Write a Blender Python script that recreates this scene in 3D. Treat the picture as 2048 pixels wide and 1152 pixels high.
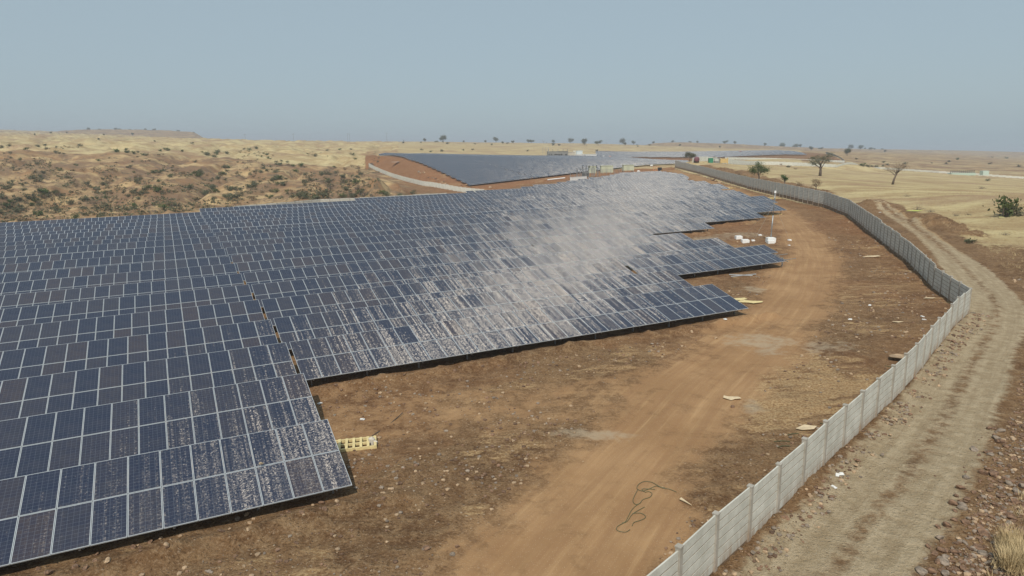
import bpy, bmesh, math, random
import numpy as np
from mathutils import Matrix, Vector
R_ = math.radians
random.seed(7); rng = np.random.default_rng(11)
for o in list(bpy.data.objects): bpy.data.objects.remove(o)
SC = bpy.context.scene; COL = SC.collection

# ------------------------------------------------------------------ camera
FPX, PITCH, ROLL, CAMZ = 1365.0, math.atan(283/1365.0), R_(-1.05), 12.3
cp, sp, cr, sr = math.cos(PITCH), math.sin(PITCH), math.cos(ROLL), math.sin(ROLL)
_r = np.array([1, 0, 0.]); _f = np.array([0, cp, -sp]); _u = np.array([0, sp, cp])
CR = cr*_r + sr*_u; CU = -sr*_r + cr*_u; CF = _f
cam = bpy.data.cameras.new('camera'); cam_o = bpy.data.objects.new('camera', cam); COL.objects.link(cam_o)
cam.sensor_width = 36; cam.lens = FPX/2048*36; cam.clip_start = 0.5; cam.clip_end = 20000
m = Matrix.Identity(4)
for i in range(3):
    m[i][0] = CR[i]; m[i][1] = CU[i]; m[i][2] = -CF[i]
m[2][3] = CAMZ
cam_o.matrix_world = m; SC.camera = cam_o

# ------------------------------------------------------------------ world, sun, exposure
SUN_EL, SUN_AZ = R_(50), R_(189)          # azimuth clockwise from +Y
sd = Vector((math.sin(SUN_AZ)*math.cos(SUN_EL), math.cos(SUN_AZ)*math.cos(SUN_EL), math.sin(SUN_EL)))
W = bpy.data.worlds.new('World'); SC.world = W; W.use_nodes = True
nt = W.node_tree; nt.nodes.clear()
sky = nt.nodes.new('ShaderNodeTexSky'); sky.sky_type = 'NISHITA'; sky.sun_disc = False
sky.sun_elevation = SUN_EL; sky.sun_rotation = SUN_AZ; sky.altitude = 600
sky.air_density = 1.0; sky.dust_density = 3.0; sky.ozone_density = 2.0
hz = nt.nodes.new('ShaderNodeMix'); hz.data_type = 'RGBA'; hz.inputs[0].default_value = 0.80
hz.inputs[7].default_value = (3.95, 4.95, 5.45, 1)      # evenly hazy winter sky
bg = nt.nodes.new('ShaderNodeBackground'); bg.inputs[1].default_value = 0.10
ow = nt.nodes.new('ShaderNodeOutputWorld')
nt.links.new(sky.outputs[0], hz.inputs[6]); nt.links.new(hz.outputs[2], bg.inputs[0]); nt.links.new(bg.outputs[0], ow.inputs[0])
sun = bpy.data.lights.new('sun', 'SUN'); sun.energy = 3.3; sun.angle = R_(0.6); sun.color = (1, .93, .82)
sun_o = bpy.data.objects.new('sun', sun); COL.objects.link(sun_o)
sun_o.rotation_euler = sd.to_track_quat('Z', 'Y').to_euler()
vs = SC.view_settings; SC.display_settings.display_device = 'sRGB'
vs.view_transform = 'Standard'; vs.look = 'None'; vs.exposure = 0.0; vs.gamma = 1; vs.use_curve_mapping = False
SC.render.engine = 'CYCLES'
SC.cycles.max_bounces = 5; SC.cycles.diffuse_bounces = 2; SC.cycles.glossy_bounces = 2
SC.cycles.volume_bounces = 0; SC.cycles.transparent_max_bounces = 4; SC.cycles.use_denoising = True
SC.cycles.sample_clamp_indirect = 3

# ------------------------------------------------------------------ geometry of the place
AZ = R_(26.5)
EU = np.array([math.cos(AZ), math.sin(AZ)]); NV = np.array([-math.sin(AZ), math.cos(AZ)])
def uv(u, v): p = u*EU + v*NV; return float(p[0]), float(p[1])

def ray(px, py):
    return (px-1024)/FPX*CR - (py-576)/FPX*CU + CF
def P(px, py, Y):                       # point on that pixel's ray at distance Y, z above near ground
    d = ray(px, py); d = d*(Y/d[1]); return np.array([d[0], d[1], d[2]+CAMZ])

def hash2(ix, iy, s):
    h = (ix.astype(np.int64)*374761393 + iy.astype(np.int64)*668265263 + s*1442695040) & 0xffffffff
    h = ((h ^ (h >> 13))*1274126177) & 0xffffffff
    return ((h ^ (h >> 16)) & 0xffff)/65535.0
def vnoise(x, y, s=0):
    x = np.asarray(x, float); y = np.asarray(y, float)
    ix = np.floor(x); iy = np.floor(y); fx = x-ix; fy = y-iy
    fx = fx*fx*(3-2*fx); fy = fy*fy*(3-2*fy)
    a = hash2(ix, iy, s); b = hash2(ix+1, iy, s); c = hash2(ix, iy+1, s); d = hash2(ix+1, iy+1, s)
    return (a*(1-fx)+b*fx)*(1-fy)+(c*(1-fx)+d*fx)*fy
def fbm(x, y, oct=4, s=0):
    t = 0; a = .5; n = 0
    for i in range(oct):
        t = t+a*vnoise(x, y, s+i*17); n += a; x = x*2.03+3.1; y = y*2.03+1.7; a *= .5
    return t/n
def ss(a, b, x):
    t = np.clip((x-a)/(b-a), 0, 1); return t*t*(3-2*t)

CTRL = []
def C3(p): CTRL.append((p[0], p[1], p[2]))
# level ground of the near array
for u in (-60, -30, 0, 30, 60, 90):
    for v in (-10, 20, 50, 80, 110, 132):
        x, y = uv(u, v)
        if y > -20 and not (u > 70 and v < 50) and not (u < -25 and v > 125): C3((x, y, 0))
for u, v in ((5, 140), (20, 142), (40, 150), (66, 158), (90, 164), (110, 180), (130, 196), (150, 215), (176, 222), (120, 150), (150, 180), (100, 120)):
    x, y = uv(u, v); C3((x, y, 0))
for x, y in ((8, 10), (12, 18), (20, 28), (30, 40), (36, 48), (30, 20), (45, 40), (20, 5), (60, 30)): C3((x, y, 0))
# far stretch of the compound wall
FARW = [(1935, 627, 47.4), (1865, 575, 56), (1812, 520, 69), (1779, 495, 77), (1733, 459, 93), (1697, 429, 112), (1649, 409, 128), (1600, 398, 139),
        (1550, 386, 155), (1500, 374, 177), (1450, 360, 208), (1400, 345, 256), (1350, 333, 321)]
for p in FARW: C3(P(*p))
for p in [  # right-hand dry grass land
    (1640, 352, 235), (1785, 369, 190), (1518, 363, 190), (1900, 440, 95), (2040, 440, 92), (1800, 400, 130), (2040, 560, 60), (1960, 500, 74), (1900, 370, 230), (2040, 380, 200),
    (1450, 327, 330), (1560, 331, 380), (1672, 335, 430), (1878, 346, 430), (2048, 356, 430), (1900, 330, 650), (2300, 400, 200), (2300, 600, 60),
    (1423, 317.5, 520), (1611, 312, 563), (1592, 305.5, 700), (1500, 306, 720), (1400, 307, 730), (1300, 308, 730), (1250, 311, 640), (1689, 325.5, 520), (1655, 308, 720), (1760, 318, 700), (2048, 330, 700), (1700, 306, 900),
    # horizon
    (-200, 268, 1200), (0, 268, 1200), (200, 271, 1200), (420, 281, 1500), (560, 284, 1500), (760, 284, 1500), (900, 284.5, 1500), (1024, 286, 1500), (1200, 288, 1500), (1350, 293, 1500),
    (1500, 298, 1500), (1700, 303, 1500), (1850, 306, 1500), (1950, 311, 1500), (2048, 317, 1500), (2300, 325, 1500),
    (1024, 301, 700), (860, 299, 650), (700, 300, 600), (400, 300, 480), (560, 300, 520), (1150, 301, 800), (1300, 298, 1000),
    # left valley and its far slope
    (0, 300, 400), (200, 300, 400), (0, 340, 300), (200, 340, 300), (0, 400, 232), (200, 400, 236), (0, 448, 200), (200, 440, 205), (-200, 300, 400), (-200, 400, 230), (-200, 480, 180),
    (400, 330, 330), (400, 370, 262), (400, 415, 220), (560, 330, 350), (560, 370, 275), (560, 402, 232), (640, 375, 262), (650, 396, 235), (690, 345, 330), (700, 392, 236),
    (760, 352, 320), (800, 372, 275), (740, 385, 238), (830, 388, 240), (890, 391, 238), (-200, 560, 120), (0, 262, 3000), (600, 285, 3000),
    # second wall and second array's slope
    (738, 333.6, 400), (785, 350, 352), (845, 373.4, 300), (909, 382, 285), (968, 387, 278), (930, 395, 225),
    (940, 374, 295), (880, 352, 330), (820, 320, 378), (1038, 366, 312), (1150, 351, 330), (1230, 344, 338), (1321, 334, 345), (1040, 373, 252), (1140, 360, 290), (1250, 347, 320), (1330, 338, 335),
    (740, 318, 460), (840, 315, 480), (1040, 315.5, 505), (1160, 316, 520), (1260, 319, 520), (1310, 322, 470), (1385, 325, 330), (1240, 313, 620)]:
    C3(P(*p))
CA = np.array(CTRL)
def feat(x, y): 
    yy = np.maximum(np.asarray(y, float)+60, 20)
    return np.asarray(x, float)/yy*3.0, np.log(yy)*1.6
fx_, fy_ = feat(CA[:, 0], CA[:, 1])
def ker(r2): return 0.5*r2*np.log(r2+1e-9)
n_ = len(CA)
K = ker((fx_[:, None]-fx_[None])**2+(fy_[:, None]-fy_[None])**2)
A_ = np.zeros((n_+3, n_+3)); A_[:n_, :n_] = K - 0.004*np.eye(n_)
A_[:n_, n_] = 1; A_[:n_, n_+1] = fx_; A_[:n_, n_+2] = fy_; A_[n_:, :n_] = A_[:n_, n_:].T
WT = np.linalg.solve(A_, np.concatenate([CA[:, 2], [0, 0, 0]]))
def dist_poly(x, y, pts, full=False):
    """distance to polyline, signed side, arclength"""
    best = np.full(x.shape, 1e9); sg = np.zeros(x.shape); pts = np.asarray(pts, float); arc = np.zeros(x.shape); s0 = 0
    for a, b in zip(pts[:-1], pts[1:]):
        d = b-a; l2 = d@d; t = np.clip(((x-a[0])*d[0]+(y-a[1])*d[1])/l2, 0, 1)
        qx = x-a[0]-t*d[0]; qy = y-a[1]-t*d[1]; dd = np.hypot(qx, qy); m = dd < best
        best[m] = dd[m]; sg[m] = (d[0]*qy-d[1]*qx)[m]/np.sqrt(l2); arc[m] = s0+(t*np.sqrt(l2))[m]; s0 += np.sqrt(l2)
    if full: return best, np.where(sg > 0, best, -best), arc
    return best, np.where(sg > 0, best, -best)      # positive on the left
WALL2 = [(738, 333.6, 400), (749, 339.8, 385), (765, 347, 368), (785, 355, 345), (806, 361.5, 325), (827, 367, 310), (845, 371.5, 300), (865, 374, 294), (885, 377.5, 289), (909, 382, 285), (929, 385, 282), (968, 389, 276)]
_w = [P(*p) for p in WALL2]; W2XY = [p[:2] for p in _w]; W2Z = [p[2] for p in _w]; W2S = np.concatenate([[0], np.cumsum([np.hypot(*(b-a)) for a, b in zip(W2XY[:-1], W2XY[1:])])])
FALL = .0366
def tps(pts):
    pts = np.array(pts); q = pts[:, :2]/100; n = len(q); Kk = ker(((q[:, None]-q[None])**2).sum(2)); A = np.zeros((n+3, n+3)); A[:n, :n] = Kk-.01*np.eye(n); A[:n, n] = 1; A[:n, n+1:] = q; A[n:, :n] = A[:n, n:].T
    w = np.linalg.solve(A, np.concatenate([pts[:, 2], [0, 0, 0]]))
    def f(x, y):
        x = x/100; y = y/100; o = w[n]+w[n+1]*x+w[n+2]*y
        for i in range(n): o = o+w[i]*ker((x-q[i, 0])**2+(y-q[i, 1])**2)
        return o
    return f
S2 = tps([P(940, 374, 295), P(1130, 352, 316), P(1321, 331, 341), P(880, 344, 330), P(820, 319.5, 372), P(930, 316, 440), P(1040, 315.5, 505), P(1160, 316.5, 520), P(1290, 319, 500), P(1320, 326, 400), P(1180, 322, 430)])
A2 = P(940, 374, 295)
def base_h(x, y):
    x = np.asarray(x, float); y = np.asarray(y, float); shp = x.shape
    a, b = feat(x.ravel(), np.minimum(y.ravel(), 2600)); out = WT[n_]+WT[n_+1]*a+WT[n_+2]*b
    for i in range(n_): out += WT[i]*ker((a-fx_[i])**2+(b-fy_[i])**2)
    yr = y.ravel(); xr = x.ravel()
    u = xr*EU[0]+yr*EU[1]; v = xr*NV[0]+yr*NV[1]
    # keep the array's terrace truly level
    lim = np.where(u < 8, 140, np.where(u < 64, 146+(u-8)*.18, 150+(u-50)*.55))
    k = ss(-1, 0, -(v-lim)/6.0-.0)*ss(0, 1, (xr*0+1))*ss(150, 110, u-np.maximum(v-100, 0)*.55)
    fw = ss(58, 44, xr-yr*.18-12)*(v < lim+6)
    out = out*(1-k*fw)
    p2 = (xr-A2[0])*EU[0]+(yr-A2[1])*EU[1]; q2 = (xr-A2[0])*NV[0]+(yr-A2[1])*NV[1]
    dw2, _, aw2 = dist_poly(xr, yr, W2XY, True); kw = ss(15, 3, dw2); mw = kw > 0
    k2 = ss(-34, -6, p2)*ss(-16, -2, q2)*ss(215, 190, q2)*ss(275, 240, p2); m2 = k2 > 0
    if m2.any(): out[m2] = out[m2]*(1-k2[m2])+S2(xr[m2], yr[m2])*k2[m2]
    if mw.any(): out[mw] = out[mw]*(1-kw[mw])+np.interp(aw2[mw], W2S, W2Z)*kw[mw]
    return out.reshape(shp)

DZK = [0, 0, 0, 0, .02, .08, .03, .04, -.02, .03, -.12, 0, -.17, -.35, -.23, -.44, -.36, -.33, -.23, 0]
def dzv(v):
    ks = np.arange(len(DZK)); return np.interp((np.asarray(v)-26.56+1.9)/6.225, ks, DZK, left=0, right=0)

def relief(x, y):
    """medium relief: gullies on the far slopes, clods and spoil near by"""
    u = x*EU[0]+y*EU[1]; v = x*NV[0]+y*NV[1]
    wild = ss(150, 200, v)*ss(75, 25, u-(v-150)*1.0) 
    wild = np.maximum(wild, ss(0.05, 0.2, -(x/np.maximum(y, 1))-0.0)*ss(190, 215, y)*ss(560, 380, y))*(x/np.maximum(y, 1) < -.16)
    g = (fbm(x/26+3, y/40, 4, 5)-.5)*7.0*wild + (fbm(x/7, y/9, 3, 9)-.5)*2.4*wild - (1-np.abs(fbm(x/30, y/55, 3, 13)-.5)*9).clip(0, 1)*3.5*wild
    a2 = ss(-95, -75, x)*ss(262, 280, y)*ss(620, 560, y)*ss(-.215, -.2, x/np.maximum(y, 1)); g = g*(1-a2)
    far = ss(640, 1000, y)*(fbm(x/160, y/90, 3, 21)-.5)*3.5
    return g+far
GRID = None
def ground(x, y):
    x = np.asarray(x, float); y = np.asarray(y, float)
    if GRID is not None:
        ys, Z, Na = GRID; a = (x/(np.maximum(y, -44)+48)+1.25)/2.5*(Na-1); a = np.clip(a, 0, Na-1.001); i = a.astype(int); fa = a-i
        j = np.clip(np.searchsorted(ys, y)-1, 0, len(ys)-2); fb = np.clip((y-ys[j])/(ys[j+1]-ys[j]), 0, 1)
        return (Z[j, i]*(1-fa)+Z[j, i+1]*fa)*(1-fb)+(Z[j+1, i]*(1-fa)+Z[j+1, i+1]*fa)*fb
    return base_h(x, y)+relief(x, y)
def at(px, py, y0=14.0, y1=3500.0):     # where that line of sight meets the ground
    ys = np.geomspace(y0, y1, 700); d = ray(px, py); d = d/d[1]
    X = d[0]*ys; Z = d[2]*ys+CAMZ; g = ground(X, ys); k = np.where(Z < g)[0]
    if len(k) == 0: j = 699
    else: j = k[0]
    if j == 0: return np.array([X[0], ys[0], g[0]])
    t = (Z[j-1]-g[j-1])/((Z[j-1]-g[j-1])-(Z[j]-g[j])+1e-9) if len(k) else 1
    yy = ys[j-1]+(ys[j]-ys[j-1])*t; xx = d[0]*yy
    return np.array([xx, yy, float(ground(np.array([xx]), np.array([yy]))[0])])
def gz(x, y): return float(ground(np.array([x]), np.array([y]))[0])

# ------------------------------------------------------------------ node helpers
def newmat(name):
    mt = bpy.data.materials.new(name); mt.use_nodes = True; t = mt.node_tree
    b = t.nodes['Principled BSDF']; return mt, t, b
def nd(t, typ, **kw):
    n = t.nodes.new(typ)
    for k, v in kw.items(): setattr(n, k, v)
    return n
def L(t, a, b): t.links.new(a, b)
def setin(t, sock, v):
    if hasattr(v, 'is_output') or isinstance(v, bpy.types.NodeSocket): t.links.new(v, sock)
    else: sock.default_value = v
def math_(t, op, a, b=None, c=None, clamp=False):
    n = nd(t, 'ShaderNodeMath', operation=op); n.use_clamp = clamp
    setin(t, n.inputs[0], a)
    if b is not None: setin(t, n.inputs[1], b)
    if c is not None: setin(t, n.inputs[2], c)
    return n.outputs[0]
def mixc(t, f, a, b, mode='MIX'):
    n = nd(t, 'ShaderNodeMix', data_type='RGBA', blend_type=mode)
    setin(t, n.inputs[0], f); setin(t, n.inputs[6], a); setin(t, n.inputs[7], b); return n.outputs[2]
def noise(t, vec, scale, detail=4, rough=.55, out=0):
    n = nd(t, 'ShaderNodeTexNoise'); n.inputs['Scale'].default_value = scale; n.inputs['Detail'].default_value = detail
    n.inputs['Roughness'].default_value = rough
    if vec is not None: L(t, vec, n.inputs['Vector'])
    return n.outputs[out]
def ramp(t, f, a, b, lo=0, hi=1):
    n = nd(t, 'ShaderNodeMapRange'); n.interpolation_type = 'SMOOTHSTEP'
    setin(t, n.inputs[0], f); n.inputs[1].default_value = a; n.inputs[2].default_value = b
    n.inputs[3].default_value = lo; n.inputs[4].default_value = hi; return n.outputs[0]
def scalev(t, vec, s):
    n = nd(t, 'ShaderNodeVectorMath', operation='MULTIPLY'); L(t, vec, n.inputs[0]); n.inputs[1].default_value = s; return n.outputs[0]
def c4(r, g, b): return (r, g, b, 1)
def plain(name, col, rough=.85, var=.25, scale=3.0, metal=0, bump=0):
    mt, t, b = newmat(name); tc = nd(t, 'ShaderNodeTexCoord')
    f = noise(t, tc.outputs['Object'], scale, 5, .6)
    k = ramp(t, f, .3, .7, 1-var, 1+var)
    col2 = nd(t, 'ShaderNodeVectorMath', operation='SCALE'); col2.inputs[0].default_value = col; L(t, k, col2.inputs[3])
    L(t, col2.outputs[0], b.inputs['Base Color']); b.inputs['Roughness'].default_value = rough; b.inputs['Metallic'].default_value = metal
    if bump:
        bn = nd(t, 'ShaderNodeBump'); bn.inputs['Strength'].default_value = bump; bn.inputs['Distance'].default_value = .05
        L(t, noise(t, tc.outputs['Object'], scale*4, 4), bn.inputs['Height']); L(t, bn.outputs[0], b.inputs['Normal'])
    return mt

# ------------------------------------------------------------------ ground material
def ground_material():
    mt, t, b = newmat('earth')
    geo = nd(t, 'ShaderNodeNewGeometry'); pos = geo.outputs['Position']
    zA = nd(t, 'ShaderNodeVertexColor', layer_name='zoneA'); zB = nd(t, 'ShaderNodeVertexColor', layer_name='zoneB')
    sA = nd(t, 'ShaderNodeSeparateColor'); sB = nd(t, 'ShaderNodeSeparateColor'); L(t, zA.outputs[0], sA.inputs[0]); L(t, zB.outputs[0], sB.inputs[0])
    track, grass, gravel = sA.outputs; red, hill, tan = sB.outputs
    n1 = noise(t, pos, .22, 6, .6); n2 = noise(t, pos, 1.6, 6, .65); n3 = noise(t, pos, 9, 5, .7); n4 = noise(t, pos, 24, 3, .75)
    nbig = noise(t, pos, .035, 5, .6)
    hs = scalev(t, pos, (.5, 1.0, 1.0)); nst = noise(t, hs, .12, 6, .65)     # wind-laid strips of dry grass
    zC = nd(t, 'ShaderNodeVertexColor', layer_name='zoneC'); sC = nd(t, 'ShaderNodeSeparateColor'); L(t, zC.outputs[0], sC.inputs[0]); lane, arcl, lime = sC.outputs
    lv = nd(t, 'ShaderNodeCombineXYZ'); L(t, math_(t, 'MULTIPLY', lane, 2.6), lv.inputs[0]); L(t, math_(t, 'MULTIPLY', arcl, .09), lv.inputs[1])
    nlane = noise(t, lv.outputs[0], 1.0, 5, .65)
    def pebbles(sc, lo, hi):
        v = nd(t, 'ShaderNodeTexVoronoi'); v.inputs['Scale'].default_value = sc; v.inputs['Randomness'].default_value = 1; L(t, pos, v.inputs['Vector'])
        r = nd(t, 'ShaderNodeSeparateColor'); L(t, v.outputs['Color'], r.inputs[0])
        return math_(t, 'MULTIPLY', ramp(t, v.outputs['Distance'], hi, lo), ramp(t, r.outputs[0], .42, .62)), r.outputs[1], v.outputs['Distance']
    pb1, pc1, pd1 = pebbles(5.5, .12, .3); pb2, pc2, pd2 = pebbles(16, .12, .32); pb3, pc3, pd3 = pebbles(2.2, .06, .2)
    # bare broken soil
    soil = mixc(t, ramp(t, n1, .35, .65), c4(.135, .072, .034), c4(.245, .145, .072))
    soil = mixc(t, ramp(t, n2, .42, .66), soil, c4(.275, .175, .092))
    soil = mixc(t, ramp(t, n3, .50, .66, 0, .6), soil, c4(.36, .245, .145))
    soil = mixc(t, ramp(t, n3, .47, .35, 0, .75), soil, c4(.07, .038, .018))
    soil = mixc(t, ramp(t, n4, .46, .34, 0, .5), soil, c4(.08, .045, .022))
    soil = mixc(t, math_(t, 'MULTIPLY', red, .75), soil, mixc(t, ramp(t, n2, .35, .7), c4(.20, .085, .036), c4(.36, .17, .08)))
    stone = mixc(t, pc1, c4(.16, .09, .05), c4(.60, .47, .33))
    soil = mixc(t, math_(t, 'MULTIPLY', pb1, ramp(t, n1, .35, .6, .15, .9)), soil, stone)
    soil = mixc(t, math_(t, 'MULTIPLY', pb2, ramp(t, n2, .35, .6, .2, .9)), soil, mixc(t, pc2, c4(.09, .05, .03), c4(.66, .52, .37)))
    # tan patch of straw
    straw = mixc(t, ramp(t, n3, .4, .6), c4(.30, .18, .085), c4(.50, .35, .19))
    ntan = math_(t, 'ADD', tan, ramp(t, noise(t, scalev(t, pos, (.6, 1.6, 1)), .9, 6, .7), .3, .7, -.5, .5))
    soil = mixc(t, ramp(t, ntan, .3, .85, 0, .9), soil, straw)
    # driven track, streaked along the way it is driven
    trc = mixc(t, ramp(t, n1, .35, .65), c4(.305, .18, .088), c4(.39, .24, .122))
    trc = mixc(t, ramp(t, nlane, .35, .62, .55, 0), trc, c4(.27, .15, .075))
    trc = mixc(t, ramp(t, nlane, .55, .75, 0, .5), trc, c4(.52, .34, .18))
    trc = mixc(t, math_(t, 'MULTIPLY', pb2, .5), trc, c4(.5, .36, .23))
    ntr = math_(t, 'ADD', track, ramp(t, noise(t, pos, .8, 6, .7), .3, .7, -.38, .38))
    soil = mixc(t, ramp(t, ntr, .1, .95), soil, trc)
    soil = mixc(t, ramp(t, math_(t, 'ADD', lime, ramp(t, n2, .35, .65, -.35, .15)), .3, 1.1, 0, .6), soil, c4(.40, .33, .235))
    # gravel road
    grv = mixc(t, ramp(t, n2, .4, .6), c4(.38, .295, .185), c4(.48, .385, .255))
    grv = mixc(t, ramp(t, nlane, .35, .65, .4, 0), grv, c4(.24, .165, .09))
    grv = mixc(t, math_(t, 'MULTIPLY', pb2, .9), grv, mixc(t, pc2, c4(.16, .12, .08), c4(.62, .55, .44)))
    grv = mixc(t, ramp(t, n4, .54, .7, 0, .6), grv, c4(.54, .48, .37))
    grv = mixc(t, ramp(t, n4, .44, .3, 0, .8), grv, c4(.12, .085, .05))
    ngr = math_(t, 'ADD', gravel, ramp(t, n2, .3, .7, -.2, .2))
    soil = mixc(t, ramp(t, ngr, .2, .8), soil, grv)
    # dry grass land
    gr = mixc(t, ramp(t, nst, .38, .62), c4(.36, .255, .13), c4(.54, .445, .24))
    gr = mixc(t, ramp(t, nbig, .5, .64, 0, .8), gr, c4(.32, .205, .125))
    gr = mixc(t, ramp(t, noise(t, pos, 5, 5, .7), .5, .7, 0, .5), gr, c4(.66, .54, .33))
    gr = mixc(t, ramp(t, noise(t, hs, .75, 5, .7), .56, .68, 0, .65), gr, c4(.22, .14, .08))
    gr = mixc(t, ramp(t, noise(t, pos, .9, 6, .75), .5, .66, 0, .5), gr, c4(.34, .24, .13))
    gr = mixc(t, ramp(t, noise(t, pos, 2.6, 5, .75), .44, .34, 0, .5), gr, c4(.68, .56, .34))
    ngs = math_(t, 'ADD', grass, ramp(t, n2, .3, .7, -.25, .25))
    col = mixc(t, ramp(t, ngs, .3, .7), soil, gr)
    # stony hillside
    hl = mixc(t, ramp(t, nst, .4, .62), c4(.29, .175, .092), c4(.50, .36, .19))
    hl = mixc(t, ramp(t, noise(t, pos, .045, 6, .75), .45, .59, 0, .85), hl, c4(.205, .13, .08))
    hl = mixc(t, ramp(t, noise(t, pos, .16, 6, .75), .52, .64, 0, .8), hl, c4(.13, .10, .065))
    hl = mixc(t, math_(t, 'MULTIPLY', pb3, .8), hl, mixc(t, pc3, c4(.06, .05, .035), c4(.22, .15, .10)))
    vor = nd(t, 'ShaderNodeTexVoronoi'); vor.inputs['Scale'].default_value = .8; L(t, pos, vor.inputs['Vector'])
    rk = math_(t, 'MULTIPLY', ramp(t, noise(t, pos, .05, 5, .7), .5, .58), ramp(t, vor.outputs[0], .45, .2))
    hl = mixc(t, math_(t, 'MULTIPLY', rk, .8), hl, c4(.11, .085, .07))
    nh = math_(t, 'ADD', hill, ramp(t, nbig, .35, .65, -.25, .25))
    col = mixc(t, ramp(t, nh, .3, .7), col, hl)
    L(t, col, b.inputs['Base Color']); b.inputs['Roughness'].default_value = .95; b.inputs['Specular IOR Level'].default_value = .15
    h = math_(t, 'ADD', math_(t, 'ADD', math_(t, 'MULTIPLY', n2, .42), math_(t, 'MULTIPLY', math_(t, 'ADD', pb1, math_(t, 'MULTIPLY', pb2, .5)), .10)), math_(t, 'ADD', math_(t, 'MULTIPLY', n3, .22), math_(t, 'MULTIPLY', n4, .06)))
    rough_amt = math_(t, 'SUBTRACT', 1.0, math_(t, 'MULTIPLY', track, .85), clamp=True)
    bn = nd(t, 'ShaderNodeBump'); bn.inputs['Distance'].default_value = .5
    L(t, math_(t, 'MULTIPLY', rough_amt, .9), bn.inputs['Strength']); L(t, h, bn.inputs['Height']); L(t, bn.outputs[0], b.inputs['Normal'])
    return mt
M_EARTH = ground_material()

# ------------------------------------------------------------------ zones
def inpoly(x, y, pts):
    c = np.zeros(x.shape, bool); n = len(pts)
    for i in range(n):
        x0, y0 = pts[i]; x1, y1 = pts[(i+1) % n]
        if y0 == y1: continue
        c ^= ((y0 > y) != (y1 > y)) & (x < (x1-x0)*(y-y0)/(y1-y0)+x0)
    return c
def smooth_line(pts, n=8):
    pts = [np.array(p, float) for p in pts]; out = []
    for i in range(len(pts)-1):
        p0 = pts[max(i-1, 0)]; p1 = pts[i]; p2 = pts[i+1]; p3 = pts[min(i+2, len(pts)-1)]
        for k in range(n):
            t = k/n; out.append(.5*((2*p1)+(-p0+p2)*t+(2*p0-5*p1+4*p2-p3)*t*t+(-p0+3*p1-3*p2+p3)*t**3))
    out.append(pts[-1]); return np.array(out)
def G2(l): return [at(*p)[:2] for p in l]
NEARW_PX = [(1105, 1520), (1230, 1345), (1429, 1148), (1496, 1085), (1552, 1030), (1601, 983), (1645, 938), (1684, 900), (1748, 838), (1778, 811), (1826, 762), (1848, 732), (1868, 706), (1886, 684), (1902, 664), (1917, 648), (1935, 630)]
NEARW = G2(NEARW_PX)
FW2 = [P(*p)[:2] for p in FARW]
WALL_LINE = smooth_line(NEARW, 2).tolist()+FW2[1:]
ROAD = smooth_line(G2([(1520, 1350), (1655, 1152), (1770, 1000), (1845, 900), (1905, 800), (1958, 700), (1988, 645), (1985, 600), (1940, 548), (1885, 497), (1835, 458), (1795, 434), (1760, 415)]))
TRACK = smooth_line(G2([(960, 1300), (1110, 1100), (1230, 960), (1320, 860), (1395, 770), (1490, 690), (1570, 625), (1612, 560), (1615, 500), (1580, 445), (1520, 405), (1460, 380), (1400, 358), (1350, 340)]))
TRACK2 = smooth_line(G2([(1400, 765), (1250, 790), (1050, 810), (860, 815), (700, 840)]))
TANP = G2([(1500, 760), (1560, 700), (1640, 700), (1730, 740), (1740, 820), (1640, 850), (1520, 880), (1470, 840)])
LIME = [at(*p)[:2] for p in ((1525, 678), (1500, 812), (1190, 872))]
F2A = P(940, 374, 295); 
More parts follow.
